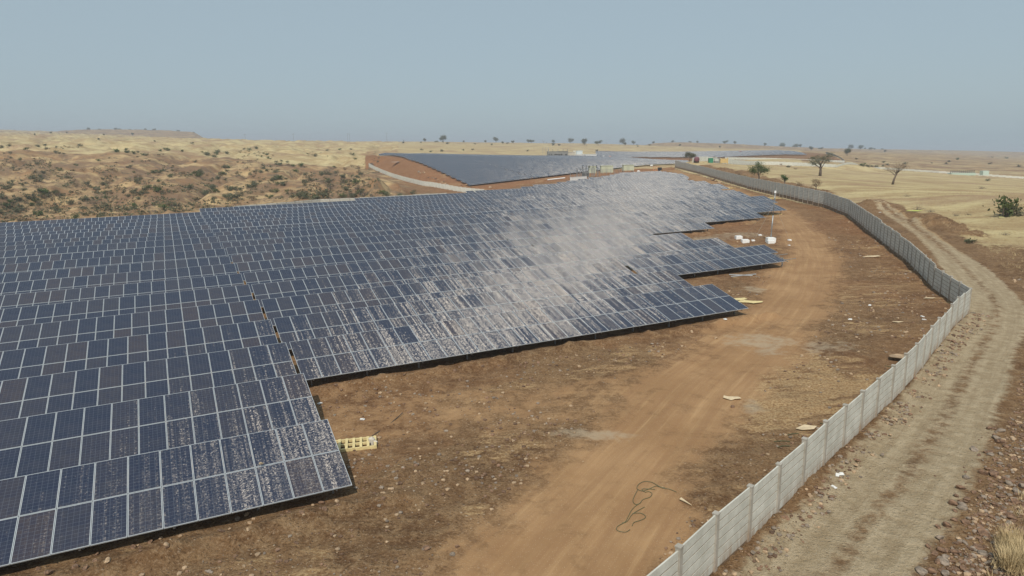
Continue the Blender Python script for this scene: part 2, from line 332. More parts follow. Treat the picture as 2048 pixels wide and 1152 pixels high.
def make_terrain():
    Na = 940
    a = np.linspace(-1.25, 1.25, Na)
    ys = [-45.]
    while ys[-1] < 9.: ys.append(ys[-1]+3)
    while ys[-1] < 9000: ys.append(ys[-1]+max(.10, (ys[-1])*.0062))
    ys = np.array(ys); NY = len(ys)
    Y = np.repeat(ys[:, None], Na, 1); X = a[None]*(Y+48)*np.ones_like(Y)
    x = X.ravel(); y = Y.ravel(); z = base_h(x, y)+relief(x, y)
    far = ss(2200, 3500, y); z = z*(1-far)+(-2.0-FALL*x)*far
    u = x*EU[0]+y*EU[1]; v = x*NV[0]+y*NV[1]
    # ---- zones
    inc = y < 400
    xs, ysn = x[inc], y[inc]
    def sub(fn):
        o = np.full(x.shape, 1e6); o[inc] = fn; return o
    dW, sW = dist_poly(xs, ysn, WALL_LINE); dR, sR, aR = dist_poly(xs, ysn, ROAD, True); dT, sT, aT = dist_poly(xs, ysn, TRACK, True); dT2, _ = dist_poly(xs, ysn, TRACK2)
    aR, aT = sub(aR), sub(aT)
    dW, sW, dR, sR, dT, dT2, sT = map(sub, (dW, sW, dR, sR, dT, dT2, sT))
    inside = (sW > 0) & (y < 330)
    wob = (fbm(x/5, y/5, 3, 3)-.5)*2.4
    track = np.where(inside, np.maximum(ss(4.6, .9, dT+wob*1.2)*(.55+.9*fbm(x/3.5, y/5, 3, 19)), .5*ss(4.5, 1.5, dT2+wob)), 0)
    rut = np.exp(-((np.abs(sT)-1.0)/.35)**2)*ss(6, 3, dT)
    gravel = np.where(~inside, ss(2.5, 1.4, np.abs(sR-.1)*(1+.5*ss(60, 85, y))+wob*.25), 0)*(1-.35*ss(60, 90, y))
    strip = np.exp(-((sR+.05)/.42)**2); wheel = np.exp(-((np.abs(sR+.05)-.95)/.42)**2)
    gravel = gravel*(1-.52*strip)
    dust = np.where(~inside, wheel*ss(2.8, 2.0, np.abs(sR))*(.75+.5*fbm(x/2.5, y/2.5, 3, 77)), 0)
    # array terrace: bare earth
    right_grass = (~inside) & (y < 420) & (x > 10)
    spoil = ss(9, 4, dR+wob*1.5)
    past = ss(58, 78, y-(x-40)*.55+wob*4)     # beyond the bend the grass comes up to the road
    grass = np.where(right_grass, np.maximum(ss(6.5, 11, dR+wob*2), ss(3.0, 5.0, dR+wob)*past), 0.)
    lim = np.where(u < 8, 143, np.where(u < 36, 150, np.where(u < 66, 157, 161+(u-66)*.62)))
    beyond = (v > lim) & (u < 200)
    # dry land beyond
    wildg = ss(0, 6, v-lim)*(1-ss(60, 75, u)*ss(430, 400, y))
    f2 = ((x-F2A[0])*EU[0]+(y-F2A[1])*EU[1]); q2 = ((x-F2A[0])*NV[0]+(y-F2A[1])*NV[1])
    w2 = sub(dist_poly(xs, ysn, [P(*p)[:2] for p in WALL2])[1]) if True else 0
    right_of_w2 = (x > -84) & (w2 > 0) & (y < 405)
    redz = ss(-70, -40, f2)*ss(-40, -25, q2)*ss(200, 170, q2)*ss(250, 215, f2)*(x/np.maximum(y, 1) > -.207)*(w2 > 0)
    fieldright = (y >= 330) & (x/np.maximum(y, 1) > .24)
    grass = np.maximum(grass, wildg*(1-ss(.2, .6, redz)))
    grass = np.where(y > 400, np.maximum(grass, 1-ss(.2, .6, redz)*(y < 560)), grass)
    ax_ = x/np.maximum(y, 1)
    hill = ss(.12, .2, -ax_+wob*.01)*ss(175, 205, y)*ss(430, 350, y)*(1-np.clip(redz*3, 0, 1))*ss(0, 6, v-lim)
    hill = np.maximum(hill, .55*ss(-.3, -.2, ax_)*ss(.0, -.1, ax_)*ss(600, 520, y)*ss(420, 460, y))
    hill = np.maximum(hill, np.where((y > 470) & (ax_ > .42), .62, 0))
    hill = np.maximum(hill, ss(700, 1300, y)*.4)
    f3 = inpoly(x, y, [P(*p)[:2] for p in ((1350, 322, 500), (1689, 326, 520), (1655, 307, 730), (1560, 303.5, 800), (1180, 305, 760))])
    grass = np.where(f3, 0, grass); hill = np.where(f3, 0, hill)
    red = np.clip(redz, 0, 1)*.8+.22*(fbm(x/14, y/14, 3, 8) > .5)*inside+.25*inside*ss(40, 90, y)+.3*inside*ss(5, 8, dT)*(x > 12)*fbm(x/3, y/3, 3, 12)+np.where(f3, .35, 0)
    near_spoil = (~inside)*ss(45, 30, y)*ss(3, 4.5, np.abs(sR))*ss(0, 1, sR*-1)
    grass = grass*(1-np.where((~inside) & (y < 62) & (dR < 16), 1, 0)*ss(.62, .5, fbm(x/3, y/3, 3, 31)))
    lime = np.zeros_like(x)
    for (px, py, a_, b2) in ((1522, 680, 2.8, 1.0), (1540, 700, 1.5, .6), (1503, 812, .8, .5), (1185, 868, 1.8, .35), (1507, 578, 1.1, .8), (1480, 470, 5, 1.6), (1655, 695, 2.2, .8), (1420, 478, 4, 1.3)):
        p = at(px, py); lime = np.maximum(lime, np.exp(-(((x-p[0])/a_)**2+((y-p[1])/(b2*2.2))**2))*1.3*(.3+fbm(x/.9, y/.9, 3, 15)))
    sp_ = np.zeros_like(x)
    for line, w_ in (([(1405, 333), (1440, 344), (1490, 354), (1560, 372), (1640, 388)], 6.), ([(1735, 412), (1770, 424), (1830, 432)], 4.5), ([(1850, 446), (1900, 455), (1935, 470)], 3.2)):
        dd_ = sub(dist_poly(xs, ysn, [at(*q)[:2] for q in line])[0]); sp_ = np.maximum(sp_, ss(w_, w_*.3, dd_+wob*1.6))
    sp_ = sp_*(~inside); grass = grass*(1-sp_); hill = hill*(1-sp_)
    spz = sp_*(fbm(x/1.5, y/1.5, 4, 33)*1.15-.25)+sp_*(fbm(x/.5, y/.5, 2, 35)-.5)*.3
    tan = np.zeros_like(x); tp = np.mean([inpoly(xs+dx_+(fbm(xs/2, ysn/2, 3, 4)-.5)*3, ysn+dy_, TANP) for dx_ in (-.8, 0, .8) for dy_ in (-1, 0, 1)], axis=0); tan[inc] = tp*.8
    tan += inside*.45*ss(.55, .68, fbm(x/6+9, y/3, 4, 41))*(track < .3)
    dustb = dust > 0
    # ---- relief tied to the zones
    clod = (1-np.clip(track*1.2+gravel, 0, 1))*ss(140, 80, y)
    z = z + clod*((fbm(x/.9, y/.9, 4, 51)-.5)*.22+(fbm(x/4, y/4, 2, 57)-.5)*.25)*ss(5, 10, y)
    z = z + inside*ss(4.5, 7, dT)*ss(110, 80, y)*ss(3, 6, u*0+v*0+8)*(u > 8)*((fbm(x/1.1, y/1.1, 4, 66)-.45)*.35)*(~((v > 18) & (u < 58)))
    z = z + spz
    z = z - track*.06 - rut*.05*inside
    rough_r = (~inside)*ss(3.2, 5.5, dR)*ss(75, 45, y)*(sR < 0)
    z = z + rough_r*((fbm(x/1.6, y/1.6, 4, 61)-.38)*1.2+(fbm(x/.45, y/.45, 3, 63)-.5)*.35)
    # soil heaped against the compound wall and along the front of the rows
    z = z + ss(1.6, .0, dW)*.16*(~inside)*ss(60, 50, y)*(0.6+.8*fbm(x/1.2, y/1.2, 3, 71))
    for (k, u0, u1) in ((0, -14, 6), (2, 4.5, 38), (5, 37, 56), (8, 53, 70), (9, 68, 86)):
        vb = 26.56+6.225*k-3.8
        hgt = np.exp(-((v-(vb-.75))/.55)**2)*ss(u0-1, u0+.5, u)*ss(u1+1.2, u1, u)
        z = z + hgt*(.04+.5*fbm(u/1.0, v/.7, 4, 81+k))+hgt*(fbm(u/.28, v/.28, 2, 85)-.5)*.22
    z = z + dzv(v)*ss(-80, -60, u)*ss(110, 90, u)*(v < 150)
    # mounds
    for (px, py, r, h) in ((1800, 722, 1.3, .0), (1750, 415, 5, .9), (1480, 352, 7, 1.5), (1440, 345, 6, 1.2), (1870, 447, 2.5, .9), (1890, 452, 2, .7), (1560, 372, 4, .5)):
        p = at(px, py); z = z+h*np.exp(-((x-p[0])**2+(y-p[1])**2)/(r*r))*(.6+.8*fbm(x/1.3, y/1.3, 3, 91))
    global GRID; GRID = (ys, z.reshape(NY, Na), Na)
    co = np.stack([x, y, z], 1).astype(np.float32)
    i = np.arange((NY-1)*(Na-1)); r = i//(Na-1); c = i % (Na-1); v0 = r*Na+c
    faces = np.stack([v0, v0+1, v0+Na+1, v0+Na], 1)
    zoneA = np.stack([np.clip(track, 0, 1), np.clip(grass, 0, 1), np.clip(np.maximum(gravel, 0), 0, 1), np.ones_like(x)], 1)
    tan = np.clip(tan+dust*.9, 0, 1)
    zoneB = np.stack([np.clip(red, 0, 1), np.clip(hill, 0, 1), tan, np.ones_like(x)], 1)
    lane = np.where(inside, sT, sR); arcl = np.where(inside, aT, aR)
    zoneC = np.stack([np.clip(lane, -30, 30), np.clip(arcl, 0, 2000), np.clip(lime, 0, 1), np.ones_like(x)], 1)
    kind = np.zeros(len(faces), int)
    kind[gravel[faces[:, 0]]+dust[faces[:, 0]] > .45] = 1
    kind[(track[faces[:, 0]] > .5)] = 2
    kind[(hill[faces[:, 0]] > .5) & (y[faces[:, 0]] < 470) & (kind == 0)] = 3
    kind[(y[faces[:, 0]] > 470)] = 4
    for kk, nm in enumerate(('ground', 'gravel_road', 'dirt_track', 'hillside', 'plateau')):
        fs = faces[kind == kk]
        if not len(fs): continue
        used, inv = np.unique(fs, return_inverse=True); inv = inv.reshape(fs.shape)
        me = bpy.data.meshes.new(nm); me.vertices.add(len(used)); me.vertices.foreach_set('co', co[used].ravel())
        me.loops.add(inv.size); me.loops.foreach_set('vertex_index', inv.ravel().astype(np.int32))
        me.polygons.add(len(inv)); me.polygons.foreach_set('loop_start', (np.arange(len(inv))*4).astype(np.int32))
        me.polygons.foreach_set('use_smooth', np.ones(len(inv), bool))
        me.update(calc_edges=True)
        for ln, zz in (('zoneA', zoneA), ('zoneB', zoneB), ('zoneC', zoneC)):
            at_ = me.color_attributes.new(ln, 'FLOAT_COLOR', 'POINT'); at_.data.foreach_set('color', zz[used].astype(np.float32).ravel())
        me.materials.append(M_EARTH)
        o = bpy.data.objects.new(nm, me); COL.objects.link(o); o['kind'] = 'structure'
make_terrain()

# ------------------------------------------------------------------ mesh helpers
class MB:
    def __init__(s): s.v = []; s.f = []; s.m = []; s.uv = []
    def add(s, vs, fs, mi=0):
        n = len(s.v); s.v += [tuple(float(c) for c in v) for v in vs]
        for f in fs: s.f.append([n+i for i in f]); s.m.append(mi)
    def box(s, x0, x1, y0, y1, z0, z1, mi=0, M=None):
        vs = [(x, y, z) for z in (z0, z1) for y in (y0, y1) for x in (x0, x1)]
        if M is not None: vs = [tuple(M @ Vector(v)) for v in vs]
        s.add(vs, [(0, 2, 3, 1), (4, 5, 7, 6), (0, 1, 5, 4), (2, 6, 7, 3), (0, 4, 6, 2), (1, 3, 7, 5)], mi)
    def tube(s, pts, rad, n=6, mi=0, cap=True):
        pts = [Vector(p) for p in pts]
        if not hasattr(rad, '__len__'): rad = [rad]*len(pts)
        rings = []
        for i, p in enumerate(pts):
            d = (pts[min(i+1, len(pts)-1)]-pts[max(i-1, 0)]).normalized()
            a = d.orthogonal().normalized() if i == 0 else (pa-d*pa.dot(d)).normalized()
            pa = a; b = d.cross(a)
            rings.append([p+(a*math.cos(2*math.pi*k/n)+b*math.sin(2*math.pi*k/n))*rad[i] for k in range(n)])
        vs = [v for r in rings for v in r]; fs = []
        for i in range(len(pts)-1):
            for k in range(n): fs.append((i*n+k, i*n+(k+1) % n, (i+1)*n+(k+1) % n, (i+1)*n+k))
        if cap: fs.append(tuple(range(n))[::-1]); fs.append(tuple((len(pts)-1)*n+k for k in range(n)))
        s.add(vs, fs, mi)
    def mesh(s, name, mats, smooth=False):
        me = bpy.data.meshes.new(name); me.from_pydata(s.v, [], s.f)
        for mt in (mats if isinstance(mats, (list, tuple)) else [mats]): me.materials.append(mt)
        me.polygons.foreach_set('material_index', s.m)
        if smooth: me.polygons.foreach_set('use_smooth', [True]*len(s.f))
        me.update(); return me
    def build(s, name, mats, parent=None, loc=None, smooth=False):
        return link(name, s.mesh(name, mats, smooth), parent, loc)
def link(name, me, parent=None, loc=None, mw=None):
    o = bpy.data.objects.new(name, me); COL.objects.link(o)
    if parent: o.parent = parent
    if loc is not None: o.location = loc
    if mw is not None: o.matrix_local = mw
    return o
def tag(o, label=None, cat=None, group=None, kind=None):
    if label: o['label'] = label
    if cat: o['category'] = cat
    if group: o['group'] = group
    if kind: o['kind'] = kind
    return o
def thing(name, label, cat, loc, rotz=0, group=None):
    o = bpy.data.objects.new(name, None); COL.objects.link(o); o.location = loc; o.rotation_euler = (0, 0, rotz)
    o.empty_display_size = .1
    return tag(o, label, cat, group)
def copy_tree(root, loc, rotz=0, scale=1.0, label=None, group=None):
    c = root.copy(); COL.objects.link(c); c.location = loc; c.rotation_euler = (0, 0, rotz)
    c.scale = scale if hasattr(scale, '__len__') else (scale,)*3
    if label: c['label'] = label
    if group: c['group'] = group
    for ch in root.children:
        d = ch.copy(); COL.objects.link(d); d.parent = c
        for g in ch.children:
            e = g.copy(); COL.objects.link(e); e.parent = d
    return c
ORD = 'zeroth first second third fourth fifth sixth seventh eighth ninth tenth eleventh twelfth thirteenth fourteenth fifteenth sixteenth seventeenth eighteenth nineteenth twentieth'.split()
def ordn(n):
    if n <= 20: return ORD[n]
    t = {2: 'twenty', 3: 'thirty', 4: 'forty', 5: 'fifty', 6: 'sixty', 7: 'seventy', 8: 'eighty', 9: 'ninety'}[n//10]
    return t+('-'+ORD[n % 10] if n % 10 else '')
    
# ------------------------------------------------------------------ solar arrays
TILT = R_(16.5)
def glass_material(name, far):
    mt, t, b = newmat(name); out = t.nodes['Material Output']
    uvn = nd(t, 'ShaderNodeUVMap'); uvn.uv_map = 'UVMap'; oi = nd(t, 'ShaderNodeObjectInfo')
    sx = nd(t, 'ShaderNodeSeparateXYZ'); L(t, uvn.outputs[0], sx.inputs[0]); ux, uy = sx.outputs[0], sx.outputs[1]
    fu = math_(t, 'FRACT', ux); fv = math_(t, 'FRACT', uy)
    def wn(w, vec=None):
        n = nd(t, 'ShaderNodeTexWhiteNoise', noise_dimensions='4D'); L(t, vec, n.inputs['Vector']); setin(t, n.inputs['W'], w); return n
    def cellvec(nx, ny):
        n = nd(t, 'ShaderNodeCombineXYZ'); L(t, math_(t, 'FLOOR', math_(t, 'MULTIPLY', ux, nx)), n.inputs[0]); L(t, math_(t, 'FLOOR', math_(t, 'MULTIPLY', uy, ny)), n.inputs[1]); return n.outputs[0]
    rnd = oi.outputs['Random']; w0 = math_(t, 'MULTIPLY', rnd, 977.0)
    modn = wn(w0, cellvec(1.0, 1.0))                                    # per panel
    # silicon cells, six by twelve
    cx = math_(t, 'FRACT', math_(t, 'MULTIPLY', fu, 6)); cy = math_(t, 'FRACT', math_(t, 'MULTIPLY', fv, 12))
    def edge(c, w): return math_(t, 'LESS_THAN', math_(t, 'MINIMUM', c, math_(t, 'SUBTRACT', 1.0, c)), w)
    gap = math_(t, 'MAXIMUM', edge(cx, .025), edge(cy, .03))
    bus = math_(t, 'MAXIMUM', edge(math_(t, 'FRACT', math_(t, 'ADD', math_(t, 'MULTIPLY', fu, 24), .5)), .05), 0)
    base = mixc(t, ramp(t, modn.outputs[0], .35, .7), c4(.013, .021, .047), c4(.028, .030, .048))
    base = mixc(t, ramp(t, modn.outputs[0], .82, .95, 0, .8), base, c4(.042, .033, .042))
    base = mixc(t, ramp(t, wn(w0, cellvec(6.0, 12.0)).outputs[0], 0, 1, 0, .35), base, c4(.012, .018, .05))
    base = mixc(t, math_(t, 'MULTIPLY', bus, .30), base, c4(.12, .14, .18))
    base = mixc(t, math_(t, 'MULTIPLY', gap, .45), base, c4(.16, .19, .24))
    # thin film of dust, heavier towards each lower edge
    tc = nd(t, 'ShaderNodeTexCoord')
    dn = noise(t, tc.outputs['Object'], 1.3, 4, .6); dustf = math_(t, 'ADD', ramp(t, dn, .35, .75, .012, .05), ramp(t, fv, .10, 0, 0, .05))
    base = mixc(t, dustf, base, c4(.34, .28, .22))
    if far:
        fr = math_(t, 'MAXIMUM', edge(fu, .021), edge(fv, .0115))
        base = mixc(t, fr, base, c4(.54, .57, .60))
    L(t, base, b.inputs['Base Color'])
    b.inputs['Roughness'].default_value = .18; b.inputs['IOR'].default_value = 1.33
    b.inputs['Specular IOR Level'].default_value = .5
    # added glossy facets, tilt fitted to the glare band; each string and cell varies
    col_ = wn(math_(t, 'ADD', w0, 3.1), cellvec(12.0, 1.0)); cel = wn(math_(t, 'ADD', w0, 5.7), cellvec(24.0, 48.0)); mo2 = wn(math_(t, 'ADD', w0, 9.3), cellvec(1.0, 1.0))
    def ctr(n, amp):
        s = nd(t, 'ShaderNodeVectorMath', operation='SUBTRACT'); L(t, n.outputs[1], s.inputs[0]); s.inputs[1].default_value = (.5, .5, .5)
        q = nd(t, 'ShaderNodeVectorMath', operation='MULTIPLY'); L(t, s.outputs[0], q.inputs[0]); q.inputs[1].default_value = amp; return q.outputs[0]
    def addv(a, b_):
        n = nd(t, 'ShaderNodeVectorMath', operation='ADD'); setin(t, n.inputs[0], a); setin(t, n.inputs[1], b_); return n.outputs[0]
    nv = addv((-.470, -.556, .686), addv(ctr(col_, (.13, .055, .09)), addv(ctr(cel, (.13, .06, .10)), ctr(mo2, (.05, .018, .04)))))
    vt = nd(t, 'ShaderNodeVectorTransform', vector_type='VECTOR', convert_from='OBJECT', convert_to='WORLD'); L(t, nv, vt.inputs[0])
    nn = nd(t, 'ShaderNodeVectorMath', operation='NORMALIZE'); L(t, vt.outputs[0], nn.inputs[0])
    gl = nd(t, 'ShaderNodeBsdfAnisotropic'); gl.distribution = 'BECKMANN'; gl.inputs['Roughness'].default_value = .243; gl.inputs['Anisotropy'].default_value = -.70
    tv = nd(t, 'ShaderNodeVectorTransform', vector_type='VECTOR', convert_from='OBJECT', convert_to='WORLD'); tv.inputs[0].default_value = (.84, .05, .54); L(t, tv.outputs[0], gl.inputs['Tangent'])
    gl.inputs['Color'].default_value = (.0112, .0106, .0096, 1); L(t, nn.outputs[0], gl.inputs['Normal'])
    ad = nd(t, 'ShaderNodeAddShader'); L(t, b.outputs[0], ad.inputs[0]); L(t, gl.outputs[0], ad.inputs[1])
    L(t, ad.outputs[0], out.inputs['Surface'])
    return mt
M_GLASS = glass_material('panel_glass', False); M_GLASSF = glass_material('panel_glass_rows', True)
M_ALU = plain('aluminium', (.54, .57, .59), .4, .06, 2, .35)
M_GALV = plain('galvanised_steel', (.36, .38, .39), .45, .15, 5, .6)
M_BACK = plain('panel_backing', (.55, .56, .57), .7, .05)
M_CARD = plain('cardboard', (.62, .50, .33), .9, .15, 4)

def panel_mesh():
    w, h, f = .995, 1.965, .021
    b = MB(); x0, x1, y0, y1 = -w/2, w/2, -h/2, h/2
    b.add([(x0+f, y0+f, -.002), (x1-f, y0+f, -.002), (x1-f, y1-f, -.002), (x0+f, y1-f, -.002)], [(0, 1, 2, 3)], 0)
    b.add([(x0+f, y0+f, -.012), (x1-f, y0+f, -.012), (x1-f, y1-f, -.012), (x0+f, y1-f, -.012)], [(3, 2, 1, 0)], 2)
    b.box(x0, x0+f, y0, y1, -.04, 0, 1); b.box(x1-f, x1, y0, y1, -.04, 0, 1)
    b.box(x0+f, x1-f, y0, y0+f, -.04, 0, 1); b.box(x0+f, x1-f, y1-f, y1, -.04, 0, 1)
    me = b.mesh('solar_panel', [M_GLASS, M_ALU, M_BACK]); uvl = me.uv_layers.new(name='UVMap')
    for lp in me.loops:
        c = me.vertices[lp.vertex_index].co; uvl.data[lp.index].uv = ((c.x-x0)/w*.998+.001, (c.y-y0)/h*.998+.001)
    return me
PANEL = panel_mesh()
PITX, PITY = 1.01, 1.985
def table_frame(P0, P1):
    """matrix of a table: x along the row, y up the slope of the panels, z normal; origin at ground, middle of low edge"""
    a = Vector(P1)-Vector(P0); ex = a.normalized(); hor = Vector((-ex.y, ex.x, 0)).normalized()
    up = ex.cross(hor).normalized()
    if up.z < 0: up = -up
    return ex, hor, up
def legs_mesh(b, n, dx, T, dense=True):
    """posts, rafters and purlins in untilted table coordinates (x row, y horizontal up-slope, z up)"""
    L_ = n*PITX; ct, st = math.cos(TILT), math.sin(TILT); lo = .59
    k = max(2, int(round(L_/3.1))+1)
    xs = [-L_/2+.55+i*(L_-1.1)/(k-1) for i in range(k)]
    return xs, lo, ct, st, L_
def post_mesh(h):
    b = MB(); b.box(-.035, .035, -.05, -.044, -.5, h, 0); b.box(-.035, .035, .044, .05, -.5, h, 0); b.box(-.004, .004, -.044, .044, -.5, h, 0)
    return b.mesh('post', M_GALV)
PF = post_mesh(.59+.85*math.sin(TILT)-.02); PB = post_mesh(.59+3.1*math.sin(TILT)-.02)
_raf = MB(); _raf.box(-.03, .03, .05, 3.9, -.16, -.10); RAF = _raf.mesh('rafter', M_GALV)
SLAT_CACHE = {}
N_PART = 0
def make_table(P0, P1, n, label, parts, group, lower_missing=0, full=True):
    """P0, P1: ground points under the two ends of the low edge"""
    global N_PART
    ex, hor, up = table_frame(P0, P1); mid = (Vector(P0)+Vector(P1))/2
    ct, st = math.cos(TILT), math.sin(TILT)
    Mt = Matrix.Identity(4)
    for i in range(3): Mt[i][0] = ex[i]; Mt[i][1] = hor[i]; Mt[i][2] = up[i]; Mt[i][3] = mid[i]
    tiltM = Matrix.Translation((0, 0, .59)) @ Matrix.Rotation(TILT, 4, 'X')
    Ln = n*PITX
    if parts:
        r = thing('solar_table', label, 'solar table', (0, 0, 0), 0, group); r.matrix_world = Mt
        for j in range(2):
            for i in range(n):
                if j == 0 and i >= n-lower_missing: continue
                mw = tiltM @ Matrix.Translation((-Ln/2+(i+.5)*PITX, (j+.5)*PITY, 0)) @ Matrix.Rotation(random.gauss(0, .0022), 4, 'X') @ Matrix.Rotation(random.gauss(0, .0022), 4, 'Y')
                link('solar_panel', PANEL, r, mw=mw)
        if full:
            xs, lo, ct, st, _ = legs_mesh(None, n, 0, 0)
            for x in xs:
                link('post', PF, r, loc=(x, .85*ct, 0)); link('post', PB, r, loc=(x, 3.1*ct, 0))
                link('rafter', RAF, r, mw=tiltM @ Matrix.Translation((x, 0, 0)))
            b = MB()
            for yy in (.42, 1.55, 2.4, 3.5): b.box(-Ln/2, Ln/2+(.9 if lower_missing and yy < 2 else 0), yy-.02, yy+.02, -.10, -.045)
            o = b.build('purlins', M_GALV, r); o.matrix_local = tiltM
        return r
    b = MB()
    b.box(-Ln/2, Ln/2, 0, 2*PITY, -.04, -.002, 1)
    nfe = len(b.f); b.add([(-Ln/2, 0, 0), (Ln/2, 0, 0), (Ln/2, 2*PITY, 0), (-Ln/2, 2*PITY, 0)], [(0, 1, 2, 3)], 0)
    if full:
        inv = tiltM.inverted(); k = max(2, int(Ln/3.1)+1)
        for i in range(k):
            x = -Ln/2+.55+i*(Ln-1.1)/(k-1)
            for yy, hh in ((.85*ct, .59+.85*st-.05), (3.1*ct, .59+3.1*st-.05)): b.box(x-.05, x+.05, yy-.04, yy+.04, -1.2, hh, 2, inv)
    me = b.mesh('solar_table', [M_GLASSF, M_ALU, M_GALV]); uvl = me.uv_layers.new(name='UVMap')
    for p in me.polygons:
        if p.material_index == 0:
            for li in p.loop_indices:
                c = me.vertices[me.loops[li].vertex_index].co; uvl.data[li].uv = ((c.x+Ln/2)/PITX, c.y/PITY)
    o = link('solar_table', me); o.matrix_world = Mt @ tiltM
    return tag(o, label, 'solar table', group)

ENDS = {}
def rows():
    R = []
    for k in range(0, 19):
        v = 26.56+6.225*k; uL = -.186*v-4; uR = {0: 4.82, 1: 4.99}.get(k, 5.11)
        R.append((k, uR-math.ceil((uR-uL)/PITX)*PITX, uR, 'left', 0))
    for k in range(2, 20): R.append((k, 5.49, 36.6 if k != 3 else 37.6, 'middle', 0))
    b3 = {3: None, 4: 55.2, 5: 54.6, 6: 54.75, 7: 54.0}
    for k in range(4, 22):
        e = b3.get(k, 68.1)
        if e: R.append((k, 36.85, e, 'right', 1 if k == 4 else 0)) if k < 21 else None
    R.append((21, 66.3, 68.1, 'right', 0))
    b4 = {9: 84.5, 10: 96.2, 11: 89.5}
    for k in range(9, 24):
        s = {22: 85.0, 23: 92.}.get(k, 68.4); R.append((k, s, b4.get(k, 99.7), 'fourth', 0))
    b5 = {12: 107.7, 13: 105.5, 14: 113.5, 15: 117.8, 16: 118.6, 17: 122.2}
    for k in range(12, 28):
        s = {24: 103., 25: 110., 26: 118., 27: 126.}.get(k, 100.0); R.append((k, s, b5.get(k, 131.2), 'fifth', 0))
    b6 = {20: 137.2, 21: 138.4, 22: 141.2, 23: 145.5, 24: 150, 25: 155.5, 26: 161, 27: 166, 28: 168.5, 29: 171.5, 30: 174, 31: 176.6}
    for k in range(20, 32):
        s = {28: 135., 29: 143., 30: 150., 31: 156.}.get(k, 131.5); R.append((k, s, b6[k], 'sixth', 0))
    return R
BLK = {'left': 'left of the long gap', 'middle': 'just right of the long gap', 'right': 'in the third stretch from the left', 'fourth': 'in the fourth stretch from the left',
       'fifth': 'in the fifth stretch from the left', 'sixth': 'at the far right tip'}
for (k, u0, u1, blk, miss) in rows():
    n = int(round((u1-u0)/PITX))
    if n < 1: continue
    vb = 26.56+6.225*k-3.8; dz = float(np.interp(k, range(len(DZK)), DZK, right=0)) if k < 20 else 0
    fade = 1 if u1 < 70 else 0
    if u0 > 60: dz *= .3
    x0, y0 = uv(u1-n*PITX, vb); x1, y1 = uv(u1, vb)
    j = random.uniform(-.03, .03)
    lab = 'near solar table, %s row from front, %s' % (ordn(k+1), BLK[blk])
    make_table((x0, y0, dz+j), (x1, y1, dz+j+random.uniform(-.06, .06)), n, lab, k <= 13, 'solar tables of the near array', miss)

# second array on the slope behind the light wall
def surf2(p, q): return None
pA = P(940, 372, 295)
NR2 = 29
for j in range(NR2):
    q = 1.2+j*6.225
    pl = 0 if q < 80 else (q-80)*.12
    pr = 118 if q < 8 else (128+q*.45 if q < 60 else 155+(q-60)*.38)
    segs = [(pl+a, min(pl+a+31*PITX, pr)) for a in np.arange(0, pr-pl-5, 31*PITX+.3)]
    for si, (s0, s1) in enumerate(segs):
        n = int((s1-s0)/PITX)
        if n < 2: continue
        ax, ay = pA[0]+EU[0]*s0+NV[0]*q, pA[1]+EU[1]*s0+NV[1]*q; bx, by = ax+EU[0]*n*PITX, ay+EU[1]*n*PITX
        nm = 'table %s from left' % ordn(si+1)
        make_table((ax, ay, gz(ax, ay)+.15), (bx, by, gz(bx, by)+.15), n, 'distant solar table of the sloping array, %s row up, %s' % (ordn(j+1), nm), False, 'solar tables on the slope behind the light wall')
# third array far off
A3 = P(1423, 317, 520)
def on3(q, px):
    bx, by = A3[0]+NV[0]*q, A3[1]+NV[1]*q; k = (px-1024)/FPX*1.02
    return (k*by-bx)/(EU[0]-k*EU[1])
for j in range(22):
    q = j*8.5; t_ = j/21
    p0, p1 = on3(q, 1423-230*min(1, t_*4)), on3(q, 1600-55*t_)
    m3 = 4
    for si in range(m3):
        s0, s1 = p0+(p1-p0)*si/m3, p0+(p1-p0)*(si+1)/m3-.4; n = int((s1-s0)/PITX)
        if n < 2: continue
        ax, ay = A3[0]+NV[0]*q+EU[0]*s0, A3[1]+NV[1]*q+EU[1]*s0; bx, by = ax+EU[0]*n*PITX, ay+EU[1]*n*PITX
        make_table((ax, ay, gz(ax, ay)+.4), (bx, by, gz(bx, by)+.4), n, 'far solar table in the farthest array, %s row back, %s from left' % (ordn(j+1), ordn(si+1)), False, 'solar tables of the farthest array', 0, False)

# ------------------------------------------------------------------ walls
def wall_mat(name, c1, c2, stain=.5):
    mt, t, b = newmat(name); geo = nd(t, 'ShaderNodeNewGeometry'); tc = nd(t, 'ShaderNodeTexCoord'); oi = nd(t, 'ShaderNodeObjectInfo')
    p = geo.outputs['Position']; n = noise(t, p, 1.8, 6, .65); col = mixc(t, ramp(t, n, .3, .7), c4(*c1), c4(*c2))
    sx = nd(t, 'ShaderNodeSeparateXYZ'); L(t, tc.outputs['Object'], sx.inputs[0])
    col = mixc(t, math_(t, 'MULTIPLY', oi.outputs['Random'], .18), col, c4(c1[0]*.75, c1[1]*.75, c1[2]*.75))
    st = noise(t, scalev(t, p, (3, 3, .5)), 1.6, 5, .7)
    dirt = math_(t, 'MULTIPLY', ramp(t, sx.outputs[2], .75, 0, 0, 1), ramp(t, st, .35, .65))
    col = mixc(t, math_(t, 'MULTIPLY', dirt, stain), col, c4(.30, .19, .11))
    L(t, col, b.inputs['Base Color']); b.inputs['Roughness'].default_value = .9
    bn = nd(t, 'ShaderNodeBump'); bn.inputs['Strength'].default_value = .3; bn.inputs['Distance'].default_value = .02
    L(t, noise(t, p, 14, 4), bn.inputs['Height']); L(t, bn.outputs[0], b.inputs['Normal'])
    return mt
M_WALL = wall_mat('precast_concrete', (.50, .49, .43), (.66, .65, .585), .75); M_WALLP = wall_mat('post_and_shaded_wall_concrete', (.33, .30, .25), (.44, .41, .36), .8)
